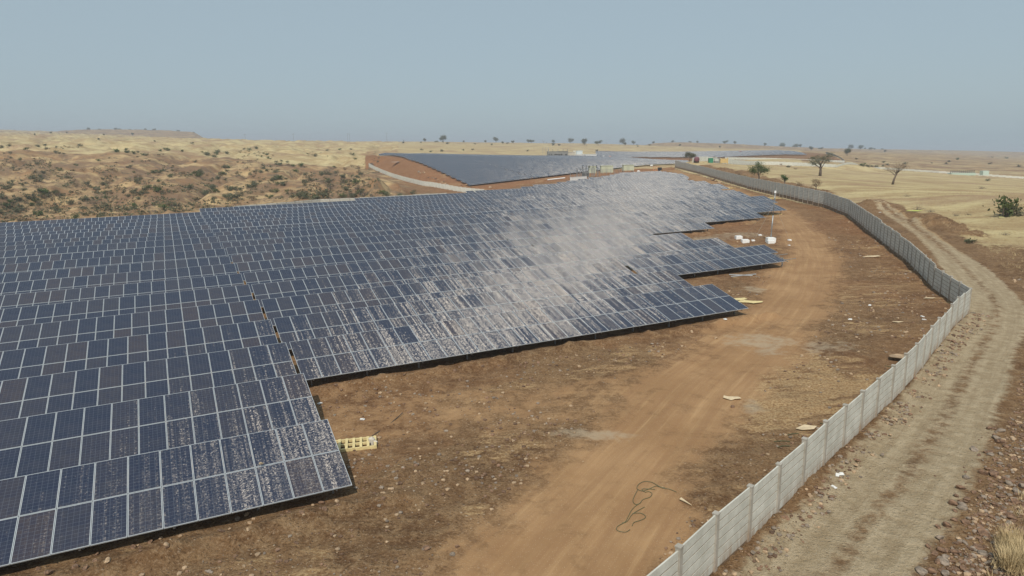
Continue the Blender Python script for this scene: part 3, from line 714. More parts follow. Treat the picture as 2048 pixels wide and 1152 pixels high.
M_WALLL = wall_mat('pale_precast_concrete', (.62, .63, .56), (.74, .74, .67), .3)
M_JOINT = plain('joint_dirt', (.20, .135, .08), .95, .3)
def bay_mesh(L_, h, mat, var=0):
    b = MB(); n = max(3, int(round(h/.3))); hh = h/n; rs = random.Random(var)
    for i in range(n):
        z0, z1 = i*hh, (i+1)*hh
        if rs.random() < .22 and i > 0:
            c = rs.uniform(-.3, .3)*L_
            b.box(-L_/2, c-.008, -.022, .022, z0+.04, z1); b.box(c+.008, L_/2, -.022, .022, z0+.04, z1)
        else: b.box(-L_/2, L_/2, -.022, .022, z0+.04, z1)
    b.box(-L_/2, L_/2, -.008, .008, -.6, h-.01, 1)
    return b.mesh('wall_bay', [mat, M_JOINT])
def build_wall(line, heights, step, label, matw, matp, parts=True, group=None, zo=0.0, cat='wall'):
    line = [np.array(p, float) for p in line]; s = [0]
    for a, b in zip(line[:-1], line[1:]): s.append(s[-1]+np.hypot(*(b-a)[:2]))
    s = np.array(s); n = max(1, int(round(s[-1]/step))); xs = np.interp(np.linspace(0, s[-1], n+1), s, [p[0] for p in line]); ys = np.interp(np.linspace(0, s[-1], n+1), s, [p[1] for p in line])
    if len(line[0]) > 2: zs = np.interp(np.linspace(0, s[-1], n+1), s, [p[2] for p in line])
    else: zs = np.array([gz(a, b) for a, b in zip(xs, ys)])
    hs = np.interp(np.linspace(0, 1, n+1), np.linspace(0, 1, len(heights)), heights); zs = zs+zo
    r = thing('compound_wall', label, cat, (xs[0], ys[0], zs[0]), 0, group)
    cache = {}; allb = MB(); allp = MB()
    for i in range(n+1):
        h = hs[i]; key = ('p', round(h*5))
        if parts:
            if key not in cache:
                b = MB(); hh = key[1]/5
                b.box(-.075, .075, -.075, .075, -.6, hh+.05); cache[key] = b.mesh('post', matp); b = MB(); b.box(-.09, .09, -.09, .09, hh+.05, hh+.09); cache['cap', key[1]] = b.mesh('post_cap', matp)
            a = math.atan2(ys[min(i+1, n)]-ys[max(i-1, 0)], xs[min(i+1, n)]-xs[max(i-1, 0)])
            po = link('post', cache[key], r, mw=Matrix.Translation((xs[i]-xs[0], ys[i]-ys[0], zs[i]-zs[0])) @ Matrix.Rotation(a, 4, 'Z'))
            if ys[i] < 60: link('post_cap', cache['cap', key[1]], po)
        else: allp.box(xs[i]-xs[0]-.09, xs[i]-xs[0]+.09, ys[i]-ys[0]-.09, ys[i]-ys[0]+.09, zs[i]-zs[0]-.6, zs[i]-zs[0]+h+.06)
    for i in range(n):
        dx, dy = xs[i+1]-xs[i], ys[i+1]-ys[i]; l = math.hypot(dx, dy)-.15; h = (hs[i]+hs[i+1])/2; a = math.atan2(dy, dx)
        M = Matrix.Translation(((xs[i]+xs[i+1])/2-xs[0], (ys[i]+ys[i+1])/2-ys[0], (zs[i]+zs[i+1])/2-zs[0]+random.uniform(-.04, .04))) @ Matrix.Rotation(a, 4, 'Z')
        if parts:
            key = ('b', round(h*5), round(l*20), random.randrange(4))
            if key not in cache: cache[key] = bay_mesh(l, key[1]/5, matw, key[3]+key[1])
            link('wall_bay', cache[key], r, mw=M)
        else:
            allb.box(-l/2, l/2, -.03, .03, -.6, h, 0, M)
    if not parts: allp.build('posts', matp, r); allb.build('wall_bays', matw, r)
    return r
near_line = smooth_line(NEARW, 2)
build_wall(near_line, [1.76, 1.78, 1.74, 1.76], 2.2, 'pale precast concrete wall beside the gravel road, sunlit face toward the camera', M_WALL, M_WALLP, zo=.02)
fw = [P(*p) for p in FARW]
build_wall(fw[:6], [1.8, 1.95, 2.1, 2.35, 2.45, 2.35], 2.2, 'shaded grey concrete wall running from the bend to the kink', M_WALL, M_WALLP)
build_wall(fw[5:], [2.3, 2.35, 2.4, 2.35, 2.3, 2.4, 2.4, 2.6, 2.8], 2.35, 'grey concrete wall curving away beyond the kink past the mast', M_WALL, M_WALLP)
build_wall([P(*p) for p in WALL2], [1.95, 2.0], 2.3, 'pale curved wall on the dry slope below the second array', M_WALLL, M_WALLL, zo=.05)
build_wall([P(385+a, 0, 1)[:2] if False else np.array(at(x, y)[:2]) for a, x, y in ((0, 1385, 326), (0, 1450, 327.5), (0, 1520, 329.5), (0, 1580, 331.5), (0, 1672, 335))], [2.2, 2.2, 1.8, 1.6], 3.6, 'white wall behind the green shed and yellow gate', M_WALLL, M_WALLL)
build_wall([np.array(at(x, y)[:2]) for x, y in ((1672, 335.3), (1761, 338), (1878, 346), (1981, 353), (2120, 362))], [1.2, 1.2], 3.6, 'low white wall crossing the grassland at the far right', M_WALLL, M_WALLL)
build_wall([P(*p) for p in ((1450, 319, 480), (1540, 320.5, 500), (1600, 322.5, 510), (1689, 325.5, 520))], [1.7, 1.5], 3.6, 'upper white wall below the farthest array', M_WALLL, M_WALLL)
build_wall([P(*p) for p in ((1689, 325.5, 520), (1681, 319, 580), (1668, 312.5, 640), (1652, 307.5, 720))], [1.8, 2.0], 4, 'dark shaded wall closing the right end of the farthest array', M_WALLP, M_WALLP, False)  # darker post concrete puts this wall's shade into its colour
build_wall([P(*p) for p in ((738, 333.6, 400), (765, 332, 425), (792, 327.5, 440), (812, 322.5, 450))], [1.9, 2.0], 2.6, 'dark grey shaded wall curving from the pale wall to the blue truck', M_WALLP, M_WALLP)  # shade painted in: post concrete, darker than the pale wall it continues
# back wall behind the near array
bw = []
for (px, py) in ((470, 411.4), (560, 405), (640, 398), (740, 393.8), (809, 389.8), (893, 385.2)):
    d = ray(px, py); d = d*((1.9-CAMZ)/d[2]) if False else d
    s_ = (1.75-CAMZ)/d[2]; bw.append(np.array([d[0]*s_, d[1]*s_, -.1]))
build_wall(bw, [1.85, 1.85], 2.2, 'grey concrete wall along the back edge of the near array', M_WALL, M_WALLP)

# ------------------------------------------------------------------ vegetation
def leaf_mat(name, c1, c2):
    mt, t, b = newmat(name); oi = nd(t, 'ShaderNodeObjectInfo'); geo = nd(t, 'ShaderNodeNewGeometry')
    f = noise(t, geo.outputs['Position'], 1.1, 4, .6)
    col = mixc(t, ramp(t, f, .35, .65), c4(*c1), c4(*c2)); g = (c1[0]*.9+.05, c1[1]*.8+.03, c1[2]*.8+.02)
    col = mixc(t, math_(t, 'MULTIPLY', oi.outputs['Random'], .7), col, c4(*g))
    L(t, col, b.inputs['Base Color']); b.inputs['Roughness'].default_value = .8; b.inputs['Specular IOR Level'].default_value = .2
    return mt
M_LEAF = leaf_mat('scrub_leaves', (.07, .085, .045), (.15, .165, .095)); M_LEAFG = leaf_mat('green_leaves', (.045, .08, .02), (.10, .15, .05))
M_LEAFD = leaf_mat('dry_leaves', (.16, .12, .07), (.28, .2, .11)); M_TWIG = plain('twigs', (.16, .125, .095), .9, .2); M_BARK = plain('bark', (.13, .10, .075), .95, .3, 6)
M_STRAW = leaf_mat('straw', (.42, .32, .17), (.62, .5, .29))
def limbs(rs, h, spread, nl=5, lean=.1, start=.3, r0=.12):
    b = MB(); tips = []
    top = Vector((rs.uniform(-lean, lean)*h, rs.uniform(-lean, lean)*h, h*.55))
    pts = [Vector((0, 0, -.15)), Vector((top.x*.2+rs.uniform(-.04, .04)*h, top.y*.2, h*.25)), top]
    b.tube(pts, [r0*1.35, r0, r0*.55], 7)
    for i in range(nl):
        a = 2*math.pi*(i+rs.random()*.7)/nl; t = rs.uniform(start, 1); p = pts[1].lerp(top, max(0, t*1.3-.3)) if t > .3 else pts[1]
        e = p+Vector((math.cos(a)*spread*rs.uniform(.5, 1), math.sin(a)*spread*rs.uniform(.5, 1), h*rs.uniform(.12, .45)))
        mid = p.lerp(e, .5)+Vector((0, 0, h*rs.uniform(-.02, .08)))
        b.tube([p, mid, e], [r0*.45, r0*.28, r0*.1], 5); tips += [e, mid.lerp(e, .5)]
        for k in range(4):
            q = mid.lerp(e, rs.uniform(0, 1)); a2 = a+rs.uniform(-1.3, 1.3)
            e2 = q+Vector((math.cos(a2), math.sin(a2), rs.uniform(-.1, .9)))*spread*rs.uniform(.25, .5)
            b.tube([q, q.lerp(e2, .5)+Vector((0, 0, .03*h)), e2], [r0*.2, r0*.12, r0*.05], 4); tips += [e2, q.lerp(e2, .6)]
    tips.append(top+Vector((0, 0, h*.25)))
    return b, tips
def leaves(rs, cents, rad, per, size, flat=.7):
    b = MB()
    for c in cents:
        rr = rad*rs.uniform(.6, 1.25)
        for i in range(per):
            d = Vector((rs.gauss(0, 1), rs.gauss(0, 1), rs.gauss(0, 1)*flat)); d = d*(rr*.5)
            p = Vector(c)+d; s = size*rs.uniform(.5, 1.3)
            n = Vector((rs.gauss(0, 1), rs.gauss(0, 1), rs.gauss(0, .8)+.5)).normalized(); a = n.orthogonal().normalized(); a.rotate(Matrix.Rotation(rs.uniform(0, 6.28), 3, n)); q = n.cross(a)
            b.add([p-a*s, p-q*s*.55, p+a*s, p+q*s*.55], [(0, 1, 2, 3)])
    return b
def tree(name, label, cat, h, spread, seed, lm, per=26, size=.16, rad=.9, nl=6, r0=.14, lean=.12, group=None, loc=(0, -500, 0), flat=.7, rotz=0, bare=0):
    rs = random.Random(seed); r = thing(name, label, cat, loc, rotz, group)
    b, tips = limbs(rs, h, spread, nl, lean, .35, r0); b.build('trunk', M_BARK if not bare else M_TWIG, r, smooth=True)
    if bare < 1:
        rs.shuffle(tips); tips = tips[:int(len(tips)*(1-bare))]
        leaves(rs, tips, rad, per, size, flat).build('crown', lm, r)
    return r
PROTO_HOLD = []
def bush_mesh(seed, mat, n=9, per=30, size=.12, sx=1.0, h=1.0, twig=True):
    rs = random.Random(seed); b = MB()
    cents = [(rs.uniform(-.6, .6)*sx, rs.uniform(-.6, .6)*sx, rs.uniform(.15, .8)*h) for _ in range(n)]
    l = leaves(rs, cents, .5, per, size, .75)
    if twig:
        m0 = len(l.f)
        for c in cents:
            l.tube([(c[0]*.15, c[1]*.15, -.1), (c[0]*.7, c[1]*.7, c[2]*.6), c], [.035, .022, .008], 4, 1)
    return l.mesh('bush', [mat, M_TWIG])
BUSH = [bush_mesh(s, M_LEAF) for s in range(5)]+[bush_mesh(20+s, M_LEAFG, 8, 34) for s in range(2)]
BUSHD = [bush_mesh(40+s, M_LEAFD, 8, 22, .09) for s in range(3)]
DRY = [bush_mesh(60+s, M_TWIG, 12, 10, .07) for s in range(3)]
def where(p):
    v = Vector((p[0], p[1], p[2]-CAMZ)); c = (v.dot(Vector(CR)), v.dot(Vector(CU)), v.dot(Vector(CF))); return 1024+FPX*c[0]/c[2], 576-FPX*c[1]/c[2]
def put_bush(me, p, s, label, group, name='shrub', cat='shrub', sz=1.0):
    o = link(name, me, loc=(p[0], p[1], p[2]-.05)); o.scale = (s, s, s*sz); o.rotation_euler = (0, 0, random.uniform(0, 6.28)); tag(o, label, cat, group); return o
# scrub on the far slope of the valley
rs = random.Random(5); cnt = 0
spots = []
while cnt < 262:
    px = rs.uniform(0, 735); py = rs.uniform(300, 445) if px < 420 else rs.uniform(300, 402)
    lim = 446-(px/400)*24 if px < 400 else 420-(px-400)*.075
    if py > lim: continue
    dens = .1+.9*(py-300)/140 if px < 420 else .25+.5*(py-300)/100
    if float(fbm(np.array([px/60]), np.array([py/22]), 3, 3)[0]) < .62-.42*dens: continue
    spots.append((px, py)); cnt += 1
for (px, py) in [(30, 425), (75, 432), (345, 412), (150, 330), (145, 342), (292, 348), (370, 352), (475, 325), (552, 345), (553, 330), (668, 335), (685, 355), (700, 375), (715, 385), (640, 380), (610, 372), (610, 335), (575, 330), (655, 362), (690, 340), (706, 395), (765, 388), (810, 392), (825, 388)]: spots.append((px, py))
for i, (px, py) in enumerate(spots):
    p = at(px, py, 150)
    if p[1] > 900: continue
    s = rs.uniform(.7, 1.9) if py > 330 else rs.uniform(.6, 1.3)
    dry = rs.random() < .25
    put_bush(rs.choice(BUSHD if dry else BUSH), p, s, '%s %s bush %s on the valley slope, %s' % ('small' if s < 1 else 'large' if s > 1.5 else 'middling', 'brown half dry' if dry else 'grey-green', 'high' if py < 335 else 'low' if py > 385 else 'halfway up', 'near the left edge' if px < 130 else 'left of centre' if px < 260 else 'above the long gap' if px < 420 else 'above the back wall' if px < 560 else 'beside the ravine'), 'dry bushes on the valley slope' if dry else 'green bushes on the valley slope')
ravine = [(715, 378, 3.2), (730, 392, 2.8), (700, 396, 2.6), (645, 392, 3.4), (660, 378, 2.6), (690, 366, 2.2), (672, 352, 2.4), (655, 345, 2.0), (628, 400, 2.2), (745, 396, 2.2), (775, 392, 1.8), (800, 394, 1.6)]
for px, py, s in ravine:
    put_bush(rs.choice(DRY+BUSH[:2]), at(px, py, 180), s, 'large grey scrub thicket clump in the ravine behind the array', 'scrub clumps in the ravine', sz=.8)
def scrub_mass():
    b = MB(); rs = random.Random(3); n = 0
    while n < 1700:
        px = rs.uniform(0, 760); py = rs.uniform(292, 446)
        lim = 446-(px/400)*24 if px < 400 else 420-(px-400)*.075
        if py > lim or float(fbm(np.array([px/45]), np.array([py/14]), 3, 6)[0]) < .66-.30*(py-292)/150: continue
        d = ray(px, py); 
        p = at(px, py, 170, 900); n += 1
        if p[1] > 700: continue
        s = rs.uniform(.25, .75)
        for i in range(11):
            q = Vector(p)+Vector((rs.gauss(0, s*.6), rs.gauss(0, s*.6), abs(rs.gauss(0, s*.45)))); nn = Vector((rs.gauss(0, 1), rs.gauss(0, 1), rs.gauss(0, 1))).normalized(); a = nn.orthogonal()*s*.38; c = nn.cross(a.normalized())*s*.3
            b.add([q-a, q-c, q+a, q+c], [(0, 1, 2, 3)], rs.choice((0, 0, 1)))
    o = b.build('low_scrub', [M_LEAF, M_LEAFD]); tag(o, 'low scrub and dry weeds covering the valley slope', 'scrub', None, 'stuff')
scrub_mass()
# horizon trees
tp = [tree('savanna_tree', 'x', 'tree', 6.5, (1.7, 2.6, 2.0)[s-1], s, M_LEAF, 30, .34, (2.2, 1.6, 1.9)[s-1], 6, .2, flat=.9) for s in (1, 2, 3)]+[tree('savanna_tree', 'x', 'tree', 5.5, 3.4, 4, M_LEAF, 20, .32, 1.5, 7, .2, flat=.4), tree('savanna_tree', 'x', 'tree', 6, 3, 9, M_LEAF, 1, .1, .4, 8, .16, bare=.97)]
HT = [(178, 259, 5), (199, 261, 4), (232, 262, 5), (239, 260, 6), (275, 261, 4), (291, 260, 5), (309, 260, 6), (335, 263, 3), (387, 265, 4), (45, 270, 4), (70, 270, 3), (197, 279, 4), (310, 284, 3), (385, 288, 4),
      (808, 284, 6), (850, 283, 5), (886, 281, 11), (992, 281, 8), (875, 284, 3), (925, 285, 3), (971, 284, 4), (1026, 286, 4), (1057, 284, 5), (1064, 283, 6), (1087, 283, 7), (1107, 283, 6), (1141, 285, 9), (1169, 289, 8), (1196, 290, 9), (1213, 287, 5), (1244, 288, 8), (1250, 290, 6), (1267, 289, 7),
      (1299, 291, 4), (1317, 291, 4), (1395, 291, 4), (1345, 288, 4), (1416, 293, 5), (1450, 292, 6), (1495, 296, 5), (1563, 297, 8), (1590, 297, 8), (1622, 301, 7), (1640, 300, 7), (1683, 300, 6), (1694, 310, 9), (1702, 297, 8), (1720, 300, 7), (1742, 300, 7), (1760, 303, 4), (1770, 304, 4), (1600, 294, 5), (1530, 293, 5), (1380, 287, 4), (1350, 287, 4), (1470, 290, 5)]
for _ in range(46):
    a_, b_, y0_, y1_ = rs.choice([(1500, 1790, 291, 297), (1020, 1290, 285, 290), (1290, 1500, 287, 292), (780, 1020, 284, 286), (0, 420, 262, 270)])
    q_ = rs.random(); HT.append((a_+(b_-a_)*q_, y0_+(y1_-y0_)*q_+rs.uniform(-1, 5), rs.uniform(2.2, 4.5)))
NB = len(HT)-46
RIDGES = [([60, 100, 120, 150, 220, 300, 345, 385, 395, 405, 416], [270, 268, 265, 262, 261.5, 262, 264, 266, 270, 276, 283], 1950), ([1280, 1310, 1350, 1400, 1460, 1540, 1620, 1700, 1760, 1790], [292, 286.5, 285, 286, 287.5, 292, 295, 299, 303, 308], 1700)]
def skyline(px, py):
    ys_ = np.geomspace(350, 2100, 160); d = ray(px, 290); X = ys_*d[0]/d[1]; z = ground(X, ys_)-CAMZ
    cz = X*CF[0]+ys_*CF[1]+z*CF[2]; cu = X*CU[0]+ys_*CU[1]+z*CU[2]; pp = 576-FPX*cu/cz; k = int(np.argmin(pp)); best, D = pp[k], ys_[k]
    for rx, ry, rd in RIDGES:
        if rx[0]+5 < px < rx[-1]-5:
            q = float(np.interp(px, rx, ry))
            if q < best: best, D = q, rd
    if py <= best+.6: return P(px, best+.8, D)
    g = at(px, py, 250, 2500)
    return g if g[1] < 2300 else P(px, best+.8, D)
used0 = set()
for i, (px, py, pxh) in enumerate(HT):
    g_ = skyline(px, py+1); D = g_[1]
    sc = pxh/1365*D/6.5*1.25*rs.uniform(.75, 1.15); j = i % 5
    lab = 'small %s tree on the skyline, %s from the left' % (['rounded', 'spreading', 'upright', 'flat-topped', 'bare grey'][j], ordn(i+1)) if i < NB else 'tiny dark tree dotting the skyline, %s' % ('on the left mesa' if px < 500 else 'left of the farthest array' if px < 1290 else 'on the low right-hand ridge')
    src = tp[j]; zz = g_[2]-.1*sc
    if j not in used0:
        used0.add(j); src.location = (g_[0], g_[1], zz); src.scale = (sc,)*3; src['label'] = lab; src['group'] = 'trees along the skyline'
    else: copy_tree(src, (g_[0], g_[1], zz), rs.uniform(0, 6), sc, lab, 'trees along the skyline')
# scattered far shrubs
for i in range(110):
    px = rs.uniform(0, 2048); hy = 285+px*.012
    py = hy+rs.uniform(3, 30); p = at(px, py, 380)
    if p[1] > 1400 or (760 < px < 1700 and 305 < py): continue
    put_bush(rs.choice(BUSH), p, rs.uniform(.6, 1.4)*(1+p[1]/900), 'tiny dark shrub on the dry plateau, %s' % ('far left' if px < 300 else 'below the left power poles' if px < 700 else 'above the second array' if px < 1100 else 'above the farthest array' if px < 1650 else 'far right'), 'shrubs dotting the plateau')
# trees of the right-hand grassland
def place_tree(px, py, hpx, name, label, **kw):
    p = at(px, py, 60); h = hpx/1365*p[1]; kw = dict(kw)
    spread = kw.pop('spread', .45)*h
    return tree(name, label, 'tree', h, spread, kw.pop('seed', 3), kw.pop('lm', M_LEAF), size=kw.pop('size', .14), rad=kw.pop('rad', .2)*h, r0=.035*h*kw.pop('thick', 1), loc=tuple(p), **kw)
place_tree(1640, 352, 44, 'acacia_tree', 'leaning flat-crowned green tree standing in the dry grass before the white wall', seed=12, spread=.42, per=34, nl=7, lean=.1, flat=.4, thick=1.5)
place_tree(1785, 369, 44, 'bare_tree', 'nearly leafless brown tree with round twiggy crown in the dry grass', seed=15, spread=.42, per=12, nl=9, lm=M_LEAFD, size=.1, bare=.25, thick=1.2)
place_tree(1518, 362, 34, 'leafy_tree', 'dark green leafy tree just behind the grey wall', seed=21, spread=.42, per=46, nl=6, lm=M_LEAFG, rad=.24)
place_tree(1379, 323, 18, 'leafy_tree', 'small green tree before the white wall left of the red tank', seed=23, spread=.5, per=26, nl=6, size=.2, rad=.26)
_p = at(2008, 434, 40); put_bush(BUSH[5], _p, 2.3, 'tall bushy green shrub at the right edge beside the road', None, 'large_shrub', 'shrub', 1.35)
_p = at(2026, 431, 40); put_bush(BUSH[2], _p, 1.9, 'grey-green shrub right behind the tall bushy green one', None, 'large_shrub', 'shrub', 1.0)
place_tree(1570, 375, 26, 'sapling', 'thin leafy sapling right behind the grey wall', seed=31, spread=.16, per=22, nl=5, lm=M_LEAFG, size=.1, rad=.16)
place_tree(1631, 384, 28, 'sapling', 'dry greyish sapling leaning behind the grey wall', seed=33, spread=.25, per=14, nl=6, lm=M_LEAFD, size=.1, rad=.2, bare=.3)
for px, py, s, kind, lab in [(1490, 362, 1.7, 0, 'round green bush left of the leafy tree behind the wall'), (1563, 331, 1.2, 1, 'brown bush below the far white wall'), (1578, 335, 1.4, 0, 'green bush on a short stem below the far white wall'), (1592, 339, 1.1, 1, 'reddish dry bush below the far white wall'),
                    (1836, 420, 1.3, 2, 'grey leafless bush beside the lime green tarp'), (1860, 424, 1.0, 2, 'smaller grey leafless bush right of the lime green tarp'), (1912, 432, 1.0, 2, 'pile of dead brushwood by the road'), (1938, 430, .8, 2, 'low dead brush right of the brushwood pile'),
                    (1943, 487, .75, 0, 'small green tussock bush in the grass beside the road'), (1965, 378, 1.4, 2, 'low grey bush in the far right grass'), (1975, 362, 1.3, 0, 'small green bush in the far right grass'), (1815, 393, 1.0, 2, 'flat heap of cut brushwood in the grass'),
                    (1745, 334, 1.6, 0, 'dark bush left behind the low white wall'), (1765, 333, 1.5, 0, 'dark bush right behind the low white wall'), (1622, 380, 1.0, 1, 'brown shrub by the dry sapling'), (1600, 372, 1.3, 1, 'brown weeds behind the grey wall'), (2010, 470, .8, 2, 'dry grey shrub at the right roadside'), (2040, 432, 1.6, 2, 'brown dead bush at the right picture edge'),
                    (1358, 322, 1.0, 0, 'green bush leaning over the far grey wall'), (1480, 350, 1.2, 1, 'brown brush on the spoil heap beyond the wall')]:
    me = [BUSH[px % 5], BUSHD[px % 3], DRY[px % 3]][kind]
    put_bush(me, at(px, py, 40), s, lab, None, 'bush', 'bush', .7 if kind == 2 else .9)

# ------------------------------------------------------------------ mesas on the skyline
def hillmesh(name, ridge, D, depth, base, seed):
    rs2 = random.Random(seed); vs = []; fs = []; n = 60; mrow = 14
    px = np.linspace(ridge[0][0], ridge[-1][0], n); py = np.interp(px, [r[0] for r in ridge], [r[1] for r in ridge])
    for j in range(mrow):
        t = j/(mrow-1)
        for i in range(n):
            top = P(px[i], py[i], D); dd = D-depth*(1-t)
            prof = 0 if t < .05 else min(1, (t/.75))**1.2
            q = P(px[i], py[i], D); X = q[0]*dd/D; z0 = gz(X, dd)-3
            z = z0+(q[2]-z0)*prof+(float(fbm(np.array([i*.5]), np.array([j*.7]), 3, seed)[0])-.5)*3.5*min(1, 4*t*(1.02-t))
            vs.append((X, dd, z))
    k = len(vs)
    for i in range(n): q = P(px[i], py[i], D); vs.append((q[0]*(D+500)/D, D+500, q[2]-8))
    for i in range(n): vs.append((vs[k+i][0], D+700, q[2]-60))
    for j in range(mrow+1):
        for i in range(n-1): fs.append((j*n+i, j*n+i+1, (j+1)*n+i+1, (j+1)*n+i))
    me = bpy.data.meshes.new(name); me.from_pydata(vs, [], fs); me.update()
    me.polygons.foreach_set('use_smooth', [True]*len(fs))
    for ln, c in (('zoneA', (0, .55, 0, 1)), ('zoneB', (.2, .75, 0, 1))):
        a = me.color_attributes.new(ln, 'FLOAT_COLOR', 'POINT')
        for d in a.data: d.color = c
    me.materials.append(M_EARTH); o = link(name, me); o['kind'] = 'structure'
hillmesh('mesa_hill', [(60, 270), (100, 268), (120, 265), (150, 262), (220, 261.5), (300, 262), (345, 264), (385, 266), (395, 270), (405, 276), (416, 283)], 1950, 420, -6, 3)
hillmesh('low_ridge', [(1280, 292), (1310, 286.5), (1350, 285), (1400, 286), (1460, 287.5), (1540, 292), (1620, 295), (1700, 299), (1760, 303), (1790, 308)], 1700, 380, -6, 8)

# ------------------------------------------------------------------ rocks and rubble
M_ROCK = plain('brown_stone', (.19, .115, .072), .95, .5, 2.5, 0, .5); M_ROCKG = plain('grey_stone', (.25, .20, .155), .95, .4, 2.5, 0, .5); M_ROCKT = plain('tan_stone', (.38, .27, .17), .95, .3, 2.5)
def rock_mesh(seed, mat, sub=2):
    rs = random.Random(seed); bm = bmesh.new(); bmesh.ops.create_icosphere(bm, subdivisions=sub, radius=.5)
    sx, sy, sz = rs.uniform(.8, 1.3), rs.uniform(.7, 1.1), rs.uniform(.5, .8)
    pl = [(Vector((rs.gauss(0, 1), rs.gauss(0, 1), rs.gauss(0, 1))).normalized(), rs.uniform(.24, .42)) for _ in range(11)]
    for v in bm.verts:
        for n, d in pl:
            k = v.co.dot(n)-d
            if k > 0: v.co -= n*k*.9
        v.co += Vector((rs.gauss(0, .012), rs.gauss(0, .012), rs.gauss(0, .012)))
        v.co = Vector((v.co.x*sx, v.co.y*sy, v.co.z*sz))
    me = bpy.data.meshes.new('rock'); bm.to_mesh(me); bm.free(); me.materials.append(mat); return me
ROCKS = [rock_mesh(s, M_ROCK) for s in range(4)]+[rock_mesh(9+s, M_ROCKG) for s in range(3)]+[rock_mesh(19+s, M_ROCKT) for s in range(2)]
def put_rock(px, py, s, label, group, me=None):
    p = at(px, py, 10)
    o = link('rock', me or random.choice(ROCKS), loc=(p[0], p[1], p[2]+s*.12)); o.scale = (s, s, s); o.rotation_euler = (random.uniform(-.6, .6), random.uniform(-.6, .6), random.uniform(0, 6.28)); tag(o, label, 'rock', group)
random.seed(21)
for (px, py, s) in [(870, 955, .16), (1465, 815, .45), (852, 1098, .5), (905, 1110, .45), (915, 1094, .35), (475, 1040, .4), (493, 1030, .35), (98, 1147, .5), (150, 1135, .4), (215, 1122, .4), (555, 1125, .3), (615, 945, .2), (1870, 952, .2), (1480, 1098, .35), (1530, 1105, .3), (1515, 1122, .3), (1518, 1097, .28)]:
    put_rock(px, py, s*.55, 'loose brown rock lying on the bare soil', 'loose rocks on the bare soil')
for i in range(70):      # along the fronts of the tables
    t = random.random()
    if random.random() < .5: px, py = 20+t*680, 1140-t*150+random.gauss(0, 7)+14
    else: px, py = 620+t*850, 785-t*115+random.gauss(0, 7)
    put_rock(px, py, random.uniform(.10, .26), 'earthy clod heaped before the front tables, %s' % ('near the left edge' if px < 300 else 'left of the pallet' if px < 700 else 'right of the pallet' if px < 1100 else 'toward the row end'), 'clods before the front tables', random.choice(ROCKS[:4]+ROCKS[7:]))
for i in range(170):      # rubble at the right of the road
    py = random.uniform(850, 1150); px = random.uniform(2048-(py-820)*.45-70, 2048); put_rock(px, py, .08+.34*random.random()**2, 'broken brown basalt rock in the rubble right of the road%s' % (', far end' if py < 950 else ', near the bottom edge' if py > 1070 else ', middle part'), 'basalt rocks right of the road', random.choice(ROCKS[:7]))
for i in range(40):      # by the wall foot
    q = random.choice(near_line[2:-2]); s = random.uniform(.08, .22); x, y = q[0]+random.uniform(.2, 1.3), q[1]-random.uniform(.1, .9)
    o = link('rock', random.choice(ROCKS), loc=(x, y, gz(x, y)+.06+s*.15)); o.scale = (s,)*3; o.rotation_euler = (0, 0, random.uniform(0, 6)); tag(o, 'small stone at the foot of the pale wall', 'rock', 'stones at the foot of the pale wall')
for i in range(36):
    a, b_ = random.choice([((820, 335), (900, 372)), ((900, 372), (1010, 378)), ((1260, 350), (1300, 352)), ((1410, 352), (1450, 372))]); t = random.random()
    put_rock(a[0]+(b_[0]-a[0])*t, a[1]+(b_[1]-a[1])*t+random.uniform(-4, 4), random.uniform(.7, 1.6), 'boulder in the red earth by the second array', 'boulders in the red earth', random.choice(ROCKS))
